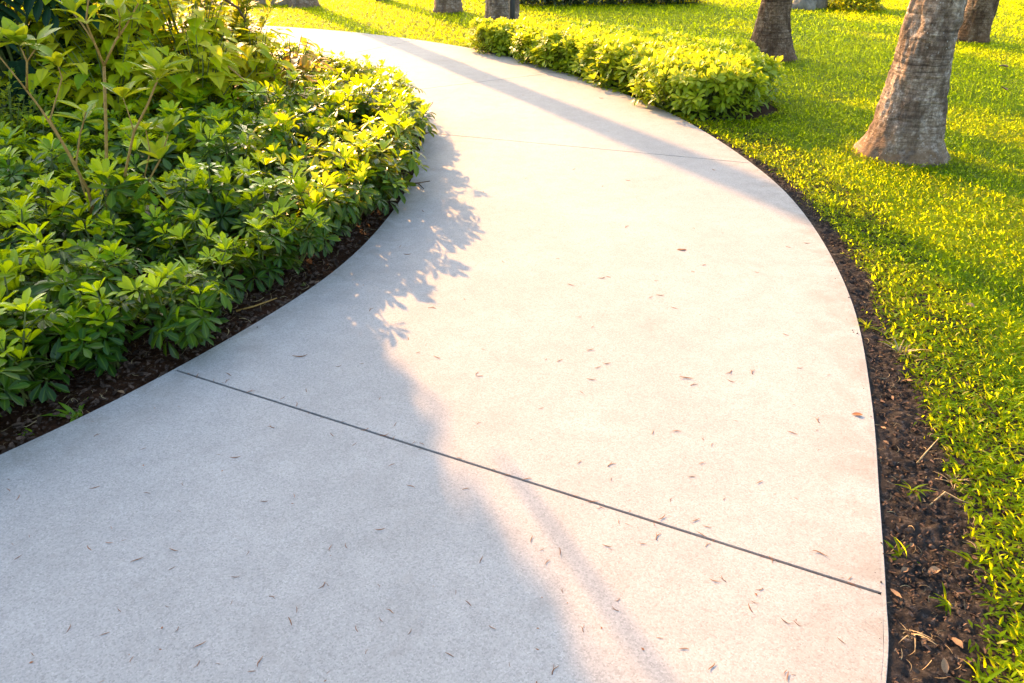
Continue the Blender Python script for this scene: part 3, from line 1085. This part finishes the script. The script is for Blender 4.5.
def fine_shrub(loc, label, seed, H=1.0, Rr=.45, n=1500, L=.045):
    global rng
    keep = rng; rng = np.random.default_rng(seed)
    t = empty('fine_leaved_shrub', loc, label, 'shrub', 'fine leaved shrubs')
    fo, st = MB(), MB()
    nb = 40
    per = n//nb
    for k in range(nb):
        az = rng.uniform(0, 6.28); u = rng.uniform(.2, 1)**.6
        tip = np.array((Rr*u*math.cos(az), Rr*u*math.sin(az), H*rng.uniform(.35, 1)*(1-.3*u*u)))
        b = tip*np.array((.2, .2, 0))
        mid = tip*np.array((.45, .45, .6))
        st.tube([b, mid, tip], [.008, .005, .002], 4)
        v = rng.uniform(.35, 1, per)
        p = np.where(v[:, None] < .6, b+(mid-b)*(v[:, None]/.6), mid+(tip-mid)*((v[:, None]-.6)/.4))
        d = rng.normal(0, 1, (per, 3)); d[:, 2] = np.abs(d[:, 2])*.3
        d += tip*.5
        p = p + d/np.linalg.norm(d, axis=1)[:, None]*rng.uniform(.01, .07, per)[:, None]
        fo.leaves(T_SMALL[0], p, d, (0, 0, 1), L*rng.uniform(.7, 1.3, per), np.clip(.5+.4*(p[:, 2]/H-.6)+rng.normal(0, .15, per), 0, 1))
    fo.build('foliage', M_FINE, t)
    st.build('stem', M_STEM, t)
    rng = keep


fine_shrub((-2.6, 7.3, -.03), 'fine leaved yellow green shrub leaning out beside the vine wrapped tree', 91, 1.45, .5, 4600, .075)
fine_shrub((-3.55, 5.25, -.03), 'fine leaved yellow green shrub at the left edge of the photo', 92, .72, .4, 1500)
fine_shrub((-3.95, 4.75, -.03), 'lowest fine leaved shrub, hugging the left edge behind the umbrella shrubs', 93, .55, .45, 1500, .04)


def broad_plant(name, loc, label, mat, tpls, seed, n, H, Rr, L, cat='plant', clump=6, group=None, bright=.55):
    """leafy plant of several stems with leaves along them"""
    global rng
    keep = rng; rng = np.random.default_rng(seed)
    t = empty(name, loc, label, cat, group)
    fo, st = MB(), MB()
    for k in range(n):
        az = rng.uniform(0, 6.28)
        rr_ = Rr*rng.uniform(.2, 1)
        tip = np.array((rr_*math.cos(az), rr_*math.sin(az), H*rng.uniform(.55, 1)))
        mid = tip*np.array((.35, .35, .55))
        st.tube([(0, 0, 0), mid, tip], [.008, .006, .003], 5)
        for c in range(clump):
            u = rng.uniform(.4, 1.0)
            p = mid+(tip-mid)*((u-.4)/.6)
            a2 = az+rng.normal(0, 1.1)
            d = np.array((math.cos(a2), math.sin(a2), rng.uniform(-.5, .3)))
            fo.leaves(tpls[rng.integers(0, len(tpls))], p+d*.02, d, (0, 0, 1), L*rng.uniform(.7, 1.2), np.clip(rng.normal(bright, .25), 0, 1))
    fo.build('leaves', mat, t)
    st.build('stem', M_STEM, t)
    rng = keep
    return t


broad_plant('croton', (-2.12, 7.35, -.03), 'yellow and orange leaved croton at the sunny right edge of the tall planting', M_CROTON, T_ELL, 95, 32, .66, .36, .13)
broad_plant('croton', (-1.95, 6.55, -.03), 'paler croton low among the umbrella shrubs, in front of the orange one', M_CROTON, T_ELL, 96, 16, .5, .3, .12)
broad_plant('vine_plant', (-2.5, 6.1, -.03), 'clump of drooping yellow vine leaves at the foot of the wrapped tree', M_POTHOS, T_HEART, 97, 30, .85, .5, .16, bright=.8)
broad_plant('vine_plant', (-3.15, 5.95, -.03), 'clump of yellow vine leaves behind the bare stemmed sapling', M_POTHOS, T_HEART, 98, 26, .9, .5, .15, bright=.78)
broad_plant('vine_plant', (-3.65, 6.1, -.03), 'clump of vine leaves below the dark philodendron', M_POTHOS, T_HEART, 99, 18, .65, .45, .15, bright=.8)


broad_plant('vine_plant', (-2.7, 6.55, -.03), 'tall clump of broad yellow green vine leaves right of the wrapped tree', M_POTHOS, T_HEART, 191, 40, 1.12, .42, .16, bright=.8)
broad_plant('vine_plant', (-3.25, 6.45, -.03), 'tall clump of broad vine leaves directly in front of the wrapped tree', M_POTHOS, T_HEART, 192, 44, 1.25, .45, .16, bright=.75)
broad_plant('vine_plant', (-3.8, 6.6, -.03), 'tall clump of vine leaves left of the wrapped tree, beside the dark philodendron', M_POTHOS, T_HEART, 193, 34, 1.15, .4, .15, bright=.7)
broad_plant('vine_plant', (-2.28, 6.85, -.03), 'clump of vine leaves nearest the croton at the right edge of the tall planting', M_POTHOS, T_HEART, 194, 26, .8, .34, .15, bright=.75)


# ------------------------------------------------------------------ sapling
def sapling():
    t = empty('sapling', tuple(at(108, 268, 3.75)*np.array((1, 1, 0))+np.array((0, 0, -.03))), 'bare tan stemmed sapling with few bright leaves rising from the bed', 'sapling')
    o0 = np.array(t.location)
    fo = MB()
    base = np.zeros(3)
    def P_(l): return [np.array(at(*q))-o0 for q in l]
    stems = [
        ([base]+P_([(107, 190, 3.78), (106, 130, 3.80), (104, 66, 3.82)]), [.011, .010, .009, .008], ()),
        (P_([(104, 66, 3.82), (95, 44, 3.80), (86, 22, 3.76), (90, -14, 3.72)]), [.008, .006, .005, .004], ((90, -14, 3.72), (86, 22, 3.76))),
        (P_([(95, 44, 3.80), (82, 24, 3.86), (74, 14, 3.9)]), [.005, .004, .003], ((74, 14, 3.9),)),
        (P_([(104, 66, 3.82), (116, 40, 3.84), (126, 26, 3.88), (138, 4, 3.92), (141, -12, 3.95)]), [.007, .006, .005, .004, .003], ((138, 4, 3.92), (141, -12, 3.95))),
        (P_([(119, 36, 3.85), (120, 18, 3.82), (118, 8, 3.8)]), [.005, .004, .003], ((118, 10, 3.8), (120, 22, 3.82))),
        ([base]+P_([(122, 188, 3.68), (134, 132, 3.62), (148, 104, 3.6), (159, 76, 3.6)]), [.010, .008, .007, .006, .005], ((160, 72, 3.6), (160, 72, 3.6), (158, 80, 3.6))),
        (P_([(134, 132, 3.62), (128, 112, 3.66), (123, 98, 3.7)]), [.004, .003, .002], ((123, 98, 3.7),)),
        ([base]+P_([(88, 190, 3.66), (62, 142, 3.6), (40, 108, 3.58), (20, 82, 3.55), (-6, 50, 3.5)]), [.010, .009, .008, .006, .005, .003], ((-6, 50, 3.5),)),
        (P_([(27, 90, 3.56), (27, 62, 3.54), (21, 48, 3.54)]), [.006, .005, .003], ((20, 46, 3.54), (16, 44, 3.53))),
        (P_([(27, 62, 3.54), (36, 48, 3.52)]), [.004, .003], ((36, 46, 3.52),)),
        ([base]+P_([(76, 165, 3.9), (80, 135, 3.95), (86, 112, 3.95)]), [.007, .006, .005, .004], ((86, 112, 3.95), (84, 122, 3.95))),
        ([base]+P_([(138, 200, 3.72), (160, 160, 3.74), (168, 135, 3.75)]), [.008, .006, .005, .003], ((168, 133, 3.75), (160, 160, 3.74))),
        (P_([(140, 196, 3.72), (150, 152, 3.7), (146, 130, 3.7)]), [.005, .004, .003], ((146, 130, 3.7),)),
        (P_([(76, 165, 3.62), (50, 120, 3.7), (62, 78, 3.72), (58, 66, 3.73)]), [.006, .005, .004, .003], ((60, 68, 3.73), (58, 62, 3.73))),
    ]
    for pts, rad, leaves in stems:
        st = MB()
        st.tube(pts, np.array(rad)*.85, 7)
        st.build('stem', M_TANSTEM, t)
        tip = pts[-1]
        for q in leaves:
            c = np.array(at(*q))-o0
            n = rng.integers(5, 8)
            for k in range(n):
                az = k/n*6.28+rng.uniform(0, 1)
                d = np.array((math.cos(az), math.sin(az), rng.uniform(0, 1.3)))
                fo.leaves(T_ELL[(0, 2)[rng.integers(0, 2)]], c+d*.006, d, (0, 0, 1), rng.uniform(.09, .15), np.clip(rng.normal(.65, .25), 0, 1))
    fo.build('leaves', M_SAP, t)


sapling()


# ------------------------------------------------------------------ things far back
def blob_rock(name, loc, size, seed, label):
    th = np.linspace(0, 2*math.pi, 25)[:-1]
    V = []
    for i in range(13):
        ph_ = math.pi*i/12
        for a in th:
            v = Vector((math.sin(ph_)*math.cos(a), math.sin(ph_)*math.sin(a), math.cos(ph_)))
            k = 1+.35*mnoise.fractal(v*1.3+Vector((seed, 0, 0)), .9, 2, 4)
            V.append((v.x*k*size[0], v.y*k*size[1], max(-.05, v.z*k*size[2])))
    F = [(i*24+j, i*24+(j+1) % 24, (i+1)*24+(j+1) % 24, (i+1)*24+j) for i in range(12) for j in range(24)]
    mb = MB(); mb.add(np.array(V), F)
    o = mb.build(name, M_ROCK, smooth=True)
    o.location = loc
    tag(o, label, 'rock', 'rocks on the far lawn')


blob_rock('rock', (5.28, 15.95, GZ+.03), (.22, .18, .20), 1, 'leftmost of the three grey rocks at the top of the lawn')
blob_rock('rock', (5.72, 15.85, GZ+.03), (.28, .2, .22), 5, 'middle and largest of the three grey rocks at the top of the lawn')
blob_rock('rock', (6.05, 16.1, GZ+.03), (.2, .18, .26), 9, 'grey rock beside the round bush at the top of the lawn')
def shrub_at(loc, label, seed, H, Rr, mat, group=None, n=1800):
    global rng
    keep = rng; rng = np.random.default_rng(seed)
    t = empty('shrub', loc, label, 'shrub', group)
    fo, st = MB(), MB()
    v = rng.normal(0, 1, (n, 3)); v[:, 2] = np.abs(v[:, 2])
    v /= np.linalg.norm(v, axis=1)[:, None]
    lump = np.array([mnoise.noise(Vector(x)*2.2+Vector((seed, 0, 0))) for x in v])
    rad = (1+.35*lump)*rng.uniform(.6, 1.02, n)
    p = v*rad[:, None]*np.array((Rr, Rr, H))
    d = v+rng.normal(0, .6, (n, 3))
    fo.leaves(T_ELL[0], p, d, (0, 0, 1), rng.uniform(.07, .12, n), np.clip(.5+.4*lump+rng.normal(0, .15, n), 0, 1))
    for k in range(12):
        q = v[k]*np.array((Rr, Rr, H))*.9
        st.tube([(0, 0, 0), q*.5, q], [.012, .009, .004], 5)
    fo.build('foliage', mat, t); st.build('stem', M_BROWN, t)
    rng = keep


shrub_at((6.72, 15.95, GZ), 'round green bush beside the rocks at the top of the lawn', 301, .6, .55, M_FINE)
for i in range(6):
    shrub_at((.45+i*.62, 16.75+.06*i, GZ), f'dark shaded shrub, {ORD[i]} from the left in the far row behind the golden hedge', 310+i, .75, .42, M_DARKSHRUB, 'dark shrubs at the top of the lawn', 1300)

# low stone wall at far left
def stone_wall():
    t = empty('stone_wall', (-7.2, 16.75, GZ), 'low tan stone wall across the far lawn behind the bend', 'wall')
    rs = random.Random(4)
    for row_ in range(2):
        x = -2.7 + row_*.1
        while x < 2.6:
            w = rs.uniform(.3, .55); h = .17
            bmv = []
            nxs, nys, nzs = 6, 3, 4
            import itertools
            me = bpy.data.meshes.new('stone_block')
            import bmesh
            bm = bmesh.new()
            bmesh.ops.create_cube(bm, size=1)
            bmesh.ops.scale(bm, vec=(w-.015, .3, h-.012), verts=bm.verts)
            bmesh.ops.bevel(bm, geom=bm.edges[:], offset=.018, segments=2, affect='EDGES')
            bmesh.ops.translate(bm, vec=(x+w/2, rs.uniform(-.015, .015), h/2+row_*h), verts=bm.verts)
            for v_ in bm.verts:
                v_.co += Vector((0, 0, 0)) + Vector(mnoise.noise_vector(v_.co*6))*.008
            bm.to_mesh(me); bm.free()
            me.materials.append(M_STONE)
            o = bpy.data.objects.new('stone_block', me); COL.objects.link(o); o.parent = t
            x += w


M_STONE = plain_mat('tan_stone', [(.3, (.18, .13, .085)), (.7, (.36, .28, .19))], 9, .9, .6, .02)
stone_wall()


# ------------------------------------------------------------------ little things on the path
def bit_mesh(kind, seed):
    """thin curled brown bit of leaf stalk, or a short flake"""
    g = np.random.default_rng(seed)
    mb = MB()
    if kind == 'curl':
        n = 9
        s = np.linspace(-1, 1, n)
        c1, c2 = g.uniform(-.5, .5), g.uniform(-.3, .3)
        y = c1*s*s*.5+c2*np.sin(s*2.6)*.4
        z = .05+.10*np.abs(s)**2*g.uniform(0, 1.0)
        r = .066*(1-.75*np.abs(s)**2)
        mb.tube(np.stack([s*.5, y*.5, z], 1), r*.6, 5, g.uniform(.2, .9))
    elif kind == 'fork':
        n = 7
        s = np.linspace(0, 1, n)
        mb.tube(np.stack([s-.5, .12*np.sin(s*4), s*0+.04], 1), .045*(1-.6*s), 5, .5)
        mb.tube(np.stack([s*.45-.1, .08+.25*s, s*.08+.04], 1), .035*(1-.7*s), 5, .5)
    else:
        tp = leaf_tpl(ELLIPTIC, g.uniform(.16, .3), 4, g.uniform(-.25, .1), g.uniform(.2, .7), wave=.03)
        mb.leaves(tp, np.array([(-.5, 0, .05)]), (1, 0, 0), (0, 0, 1), 1.0, g.uniform(.2, .9))
    return mb


BITS = []
for i in range(14):
    kd = 'curl' if i < 9 else ('fork' if i < 11 else 'flake')
    b = bit_mesh(kd, 500+i).build('leaf_bit', M_BIT)
    COL.objects.unlink(b)
    BITS.append(b)


def put_bit(i, x, y, L, rz, label, z=.0005, group='dry bits on the path'):
    o = BITS[i].copy()
    COL.objects.link(o)
    o.location = (x, y, z); o.rotation_euler = (0, 0, rz); o.scale = (L, L, L*.8)
    tag(o, label, 'plant debris', group)
    return o


marked = [  # photo pixels of the bits one notices, length, turn
    (235, 458, .030, 1, .1, 'wavy brown stalk alone on the shaded concrete just below the nearest joint'),
    (95, 488, .026, 0, .3, 'brown curled bit on the shaded concrete towards the left edge'),
    (137, 560, .028, 7, .6, 'forked reddish bit in the middle of the shaded foreground'),
    (105, 634, .020, 2, .5, 'short thick brown bit near the bottom left corner'),
    (200, 645, .026, 3, .7, 'long curled brown bit lying near the bottom edge, on shaded concrete'),
    (259, 662, .026, 4, 1.5, 'brown bit standing along the view at the bottom edge'),
    (492, 628, .018, 5, -.6, 'brown curled bit beside the shadow edge near the bottom'),
    (450, 655, .022, 6, -.5, 'reddish bit near the bottom edge left of the shadow line'),
    (380, 530, .026, 1, .1, 'pair of joined curled bits in the shaded foreground near the path middle'),
    (820, 553, .034, 4, -.5, 'long brown stalk on the sunlit concrete just above the right end of the nearest joint'),
    (785, 622, .022, 8, -.7, 'brown bit on sunlit concrete below the right end of the joint'),
    (707, 527, .020, 3, -.2, 'brown bit just above the middle of the nearest joint'),
    (686, 378, .045, 2, -.2, 'dark brown curl in the middle of the sunlit path'),
    (694, 385, .025, 10, .4, 'dark flake beside the brown curl in the middle of the sunlit path'),
    (753, 372, .03, 9, 1.2, 'dark flake right of the middle on the sunlit path'),
    (857, 415, .03, 11, -.2, 'pale brown flake at the right edge of the sunlit path'),
    (682, 250, .05, 12, .1, 'orange brown flake far up on the sunlit path'),
    (590, 350, .03, 3, .5, 'brown bit left of the middle on the sunlit path'),
    (300, 357, .05, 8, .2, 'twig bit on the shaded path beyond the nearest joint'),
    (395, 425, .022, 0, 1.2, 'brown bit in the shade just above the nearest joint'),
]
for px, py, L, k, rz, lab in marked:
    x, y, _ = ground(px, py)
    put_bit(k, x, y, L*1.25, rz, lab)
cnt = 0
tries = 0
while cnt < 262 and tries < 6000:
    tries += 1
    px = rr.uniform(0, 890); py = rr.uniform(90, 683)
    x, y, _ = ground(px, py)
    if cnt < 40:                                   # some gather along the joint
        u = rr.random()
        x = -1.39+2.39*u+rr.gauss(0, .012); y = 2.56-1.16*u+rr.gauss(0, .012)
    q = np.array([(x, y)])
    sl_, sr_ = LEFT.near((x, y)), RIGHT.near((x, y))
    pl, pr_ = LEFT.at(np.array([sl_]))[0], RIGHT.at(np.array([sr_]))[0]
    if not (pl[0]+.05 < x < pr_[0]-.05):
        continue
    if y > 5.5 and rr.random() < .5: continue
    k = rr.randrange(14)
    L = rr.uniform(.009, .028)*(1+.14*y)*(.35 if k > 10 else 1)
    shade = (x + .5*(y-1.87)) < -.1 and y < 2.6
    put_bit(k, x, y, L, rr.uniform(-3.1, 3.1),
            'tiny brown curled leaf bit on the shaded near part of the path' if shade else 'tiny brown leaf bit scattered on the sunlit part of the path',
            group='bits on the shaded path' if shade else 'bits on the sunlit path')
    cnt += 1

# ------------------------------------------------------------------ soil strip: mulch, leaves, tufts, twigs
def mulch(curve, side, s0, s1, o0, o1, n, name, label, lo, hi):
    mb = MB()
    s = rng.uniform(s0, s1, n)
    P = curve.at(s); P2 = curve.at(s+.01)
    T = P2-P; T /= np.linalg.norm(T, axis=1)[:, None]
    N = np.stack([T[:, 1], -T[:, 0]], 1)*side
    q = P+N*rng.uniform(o0, o1, n)[:, None]
    az = rng.uniform(0, 6.28, n)
    d = np.stack([np.cos(az), np.sin(az), rng.normal(.05, .25, n)], 1)
    up = np.stack([rng.normal(0, .5, n), rng.normal(0, .5, n), np.ones(n)], 1)
    z = rng.uniform(-.020, -.002, n)
    L = rng.uniform(lo, hi, n)
    chip = leaf_tpl([(0, .7), (.3, 1), (.8, .9), (1, .5)], .28, 2, .1, .5)
    fib = leaf_tpl(BLADE, .022, 5, .35, .2)
    fib['V'][:, 1] += .25*np.sin(fib['V'][:, 0]*2.8)
    m = n*5//6
    p3 = np.concatenate([q, z[:, None]], 1)
    mb.leaves(chip, p3[:m], d[:m], up[:m], L[:m], rng.uniform(0, 1, m)**1.5)
    mb.leaves(fib, p3[m:]+np.array((0, 0, .006)), d[m:], up[m:], L[m:]*2.1, rng.uniform(0, .75, n-m), 1)
    # crumbs: small lumps of earth and bark
    oc = np.array([(1, 0, 0), (-1, 0, 0), (0, 1, 0), (0, -1, 0), (0, 0, 1), (0, 0, -1.)])
    of = [(0, 2, 4, 4), (2, 1, 4, 4), (1, 3, 4, 4), (3, 0, 4, 4)]
    k = n//2
    s = rng.uniform(s0, s1, k); P = curve.at(s); T = curve.at(s+.01)-P; T /= np.linalg.norm(T, axis=1)[:, None]
    q = P+np.stack([T[:, 1], -T[:, 0]], 1)*side*rng.uniform(o0, o1, k)[:, None]
    zc = rng.uniform(-.016, -.003, k)
    sp = rng.uniform(0, 1, k) < .015                # a few have spilled onto the concrete
    q[sp] = (P - np.stack([T[:, 1], -T[:, 0]], 1)*side*np.abs(rng.normal(0, .03, k))[:, None])[sp]
    zc[sp] = .001
    sz = (.0025+.007*rng.uniform(0, 1, k)**3)*np.where(sp, .45, 1)
    W = oc[None]*sz[:, None, None]*rng.uniform(.5, 1.5, (k, 6, 3)) + np.concatenate([q, zc[:, None]], 1)[:, None, :]
    fq = np.array([(0, 2, 4), (2, 1, 4), (1, 3, 4), (3, 0, 4)])
    fq = np.concatenate([fq, fq[:, 2:3]], 1)
    mid = (W[:, [0, 2, 1, 3]] + W[:, [2, 1, 3, 0]])*.55 - np.array(W.mean(1))[:, None]*.1
    W = np.concatenate([W, mid], 1)                # 10 points: each side is a kite
    fk = np.array([(0, 6, 4, 9), (2, 7, 4, 6), (1, 8, 4, 7), (3, 9, 4, 8)])
    mb.add(W.reshape(-1, 3), (fk[None]+(np.arange(k)*10)[:, None, None]).reshape(-1, 4), np.repeat(rng.uniform(0, 1, k)**1.5, 10))
    o = mb.build(name, [M_MULCH, M_STRAW], smooth=False)
    tag(o, label, 'mulch', kind='stuff')


mulch(RIGHT, 1, RIGHT.near((.75, .85)), RIGHT.near((1.5, 6.9)), .01, .42, 9000, 'mulch', 'bark crumbs and dry fibres strewn over the soil strip right of the path', .004, .022)
mulch(LEFT, -1, LEFT.near((-2.4, 1.3)), LEFT.near((-2.2, 10)), .01, .5, 8000, 'mulch', 'reddish bark crumbs and dry bits strewn along the planted bed edge', .008, .035)

# dry fallen leaves on the soil
DRY = []
for i in range(5):
    g = np.random.default_rng(700+i)
    mb = MB()
    mb.leaves(leaf_tpl(ELLIPTIC, g.uniform(.22, .34), 6, g.uniform(-.4, .3), g.uniform(.15, .7), wave=.03), np.array([(-.5, 0, .1)]), (1, 0, 0), (0, 0, 1), 1, g.uniform(.4, 1))
    b = mb.build('dry_leaf', M_DRY); COL.objects.unlink(b); DRY.append(b)
dl = [(905, 568, .040, 'pale tan dry leaf on the soil right of the joint end'), (935, 568, .045, 'dry leaf lying flat in the middle of the soil strip beside the joint'),
      (897, 593, .045, 'tan dry leaf at the path edge below the joint end'), (958, 640, .05, 'dry leaf near the bottom right of the soil strip'),
      (897, 650, .03, 'small brown leaf by the path edge near the bottom right corner'), (912, 543, .032, 'small pale leaf on the soil just above the joint level'),
      (922, 498, .035, 'small pale leaf high up in the dark soil strip'), (884, 426, .03, 'orange leaf scrap where the soil strip meets the path'),
      (887, 440, .03, 'pale scrap below the orange one at the path edge'), (955, 475, .055, 'curled brown leaf where the soil meets the grass'),
      (908, 380, .05, 'pale dry leaf in the upper soil strip'), (890, 395, .05, 'cream dry leaf beside the path in the upper soil strip'),
      (945, 665, .05, 'reddish brown leaf in the bottom right soil'), (925, 640, .03, 'tan leaf scrap in the middle of the bottom soil'),
      (1004, 68, .16, 'brown leaf lying on the lawn at the right edge'), (1003, 92, .14, 'pale leaf lying on the lawn at the right edge'),
      (970, 308, .05, 'pinkish dry leaf on the sunny lawn'), (280, 118, .16, 'curled brown dead leaf caught on the umbrella shrubs below the croton'),
      (38, 413, .05, 'tan dry leaf on the bed soil near the left edge'), (120, 390, .045, 'brown dry leaf on the bed soil beside the path')]
for i, (px, py, L, lab) in enumerate(dl):
    h = .42 if px == 280 else 0
    x, y, _ = ground(px, py, h)
    o = DRY[i % 5].copy(); COL.objects.link(o)
    o.location = (x, y, h if h else (-.012 if px < 960 or py > 600 else .012)); L *= .8; o.rotation_euler = (rr.uniform(-.3, .3), rr.uniform(-.3, .3), rr.uniform(0, 6.28)); o.scale = (L, L, L)
    tag(o, lab, 'leaf', 'fallen dry leaves')


def tuft(name, loc, label, mat, n, L, seed, W=1.0, cat='grass tuft', el=40):
    g = np.random.default_rng(seed)
    mb = MB()
    az = g.uniform(0, 6.28, n); e = g.normal(R(el), R(18), n)
    d = np.stack([np.cos(az)*np.cos(e), np.sin(az)*np.cos(e), np.sin(e)], 1)
    tp = dict(leaf_tpl(BLADE, .075*W, 4, .5, .25))
    mb.leaves(tp, np.stack([g.normal(0, .008, n), g.normal(0, .008, n), np.zeros(n)], 1), d, (0, 0, 1), L*g.uniform(.6, 1.2, n), g.uniform(.2, .7, n))
    o = mb.build(name, mat)
    o.location = loc
    tag(o, label, cat, 'small tufts along the path')


tl = [(913, 488, .045, 8, 'green grass tuft in the upper part of the dark soil strip'), (903, 555, .05, 7, 'thin green tuft at the path edge by the joint end'),
      (975, 562, .045, 8, 'broad green tuft towards the grass, right of the joint'), (950, 600, .04, 5, 'two leaf green sprout in the lower soil strip'),
      (980, 675, .05, 8, 'green tuft at the bottom right of the soil strip'), (945, 405, .05, 9, 'green tuft at the edge of the lawn, upper soil strip'),
      (868, 325, .05, 9, 'green tuft beside the path halfway up the soil strip'), (893, 345, .05, 7, 'green tuft in the middle of the narrow soil strip')]
for i, (px, py, L, n, lab) in enumerate(tl):
    x, y, _ = ground(px, py)
    tuft('grass_tuft', (x, y, -.012), lab, M_GRASS, n+3, L*1.3, 800+i)
x, y, _ = ground(902, 352); tuft('dry_grass_tuft', (x, y, -.012), 'dry straw coloured tuft in the soil strip', M_STRAW, 26, .075, 820, .5)
x, y, _ = ground(955, 480); tuft('dry_grass_tuft', (x, y, -.012), 'dry brownish tuft where the soil meets the lawn', M_STRAW, 16, .05, 821, .5)
x, y, _ = ground(912, 630); tuft('dry_grass_tuft', (x, y, -.012), 'dry fibrous tuft low in the soil strip near the bottom', M_STRAW, 18, .06, 822, .4, el=15)
x, y, _ = ground(74, 410); tuft('seedling', (x, y, -.03), 'small green seedling on bare soil at the left path edge', M_SAP, 9, .085, 823, 1.5, 'seedling', 35)
x, y, _ = ground(25, 428); tuft('seedling', (x, y, -.03), 'tiny pale seedling on bare soil near the left edge of the photo', M_SAP, 7, .05, 824, 1.3, 'seedling', 30)


def twig(pts, r, label, mat=M_STRAW, fork=None):
    mb = MB()
    p = np.array(pts, float)
    o0 = p[0].copy()
    mb.tube(p-o0, np.linspace(r, r*.5, len(p)), 6, .7)
    if fork is not None:
        mb.tube(np.array(fork, float)-o0, [r*.7, r*.4], 5, .7)
    o = mb.build('twig', mat)
    o.location = o0
    tag(o, label, 'twig', 'twigs')


def gp3(px, py, h): return ground(px, py, h)


twig([gp3(917, 463, -.01), gp3(928, 450, .01), gp3(939, 438, .02)], .0028, 'pale bare twig lying across the soil strip near the grass')
twig([gp3(930, 505, -.01), gp3(945, 492, .0), gp3(960, 500, .0), gp3(975, 505, .0)], .003, 'bent straw coloured twig on the soil strip')
twig([gp3(236, 311, -.005), gp3(255, 306, .0), gp3(277, 298, .008)], .005, 'straight pale stick lying at the bed edge beside the path', M_TANSTEM)
twig([gp3(418, 118, .02), gp3(426, 112, .05), gp3(433, 102, .1)], .006, 'brown twig poking out from the bed over the far path edge', M_BROWN)
twig([gp3(412, 136, .01), gp3(425, 134, .015), gp3(432, 131, .015)], .007, 'dark twig lying on the path edge at the bend', M_BROWN)
twig([gp3(405, 184, .01), gp3(418, 183, .012), gp3(430, 181, .015)], .006, 'lower brown twig lying on the path edge at the bend', M_BROWN, fork=[gp3(418, 183, .012), gp3(424, 189, .01)])
twig([tuple(at(228, 66, 6.0)), tuple(at(258, 92, 6.02)), tuple(at(292, 112, 6.05))], .007, 'long bare stem slanting down in front of the croton', M_TANSTEM)
twig([tuple(at(218, -5, 6.6)), tuple(at(238, 8, 6.6)), tuple(at(246, 22, 6.6))], .012, 'thin dark stem arching at the top beside the far path', M_BROWN)

bpy.data.objects.remove(FROND)
for b in BITS+DRY:
    bpy.data.objects.remove(b)
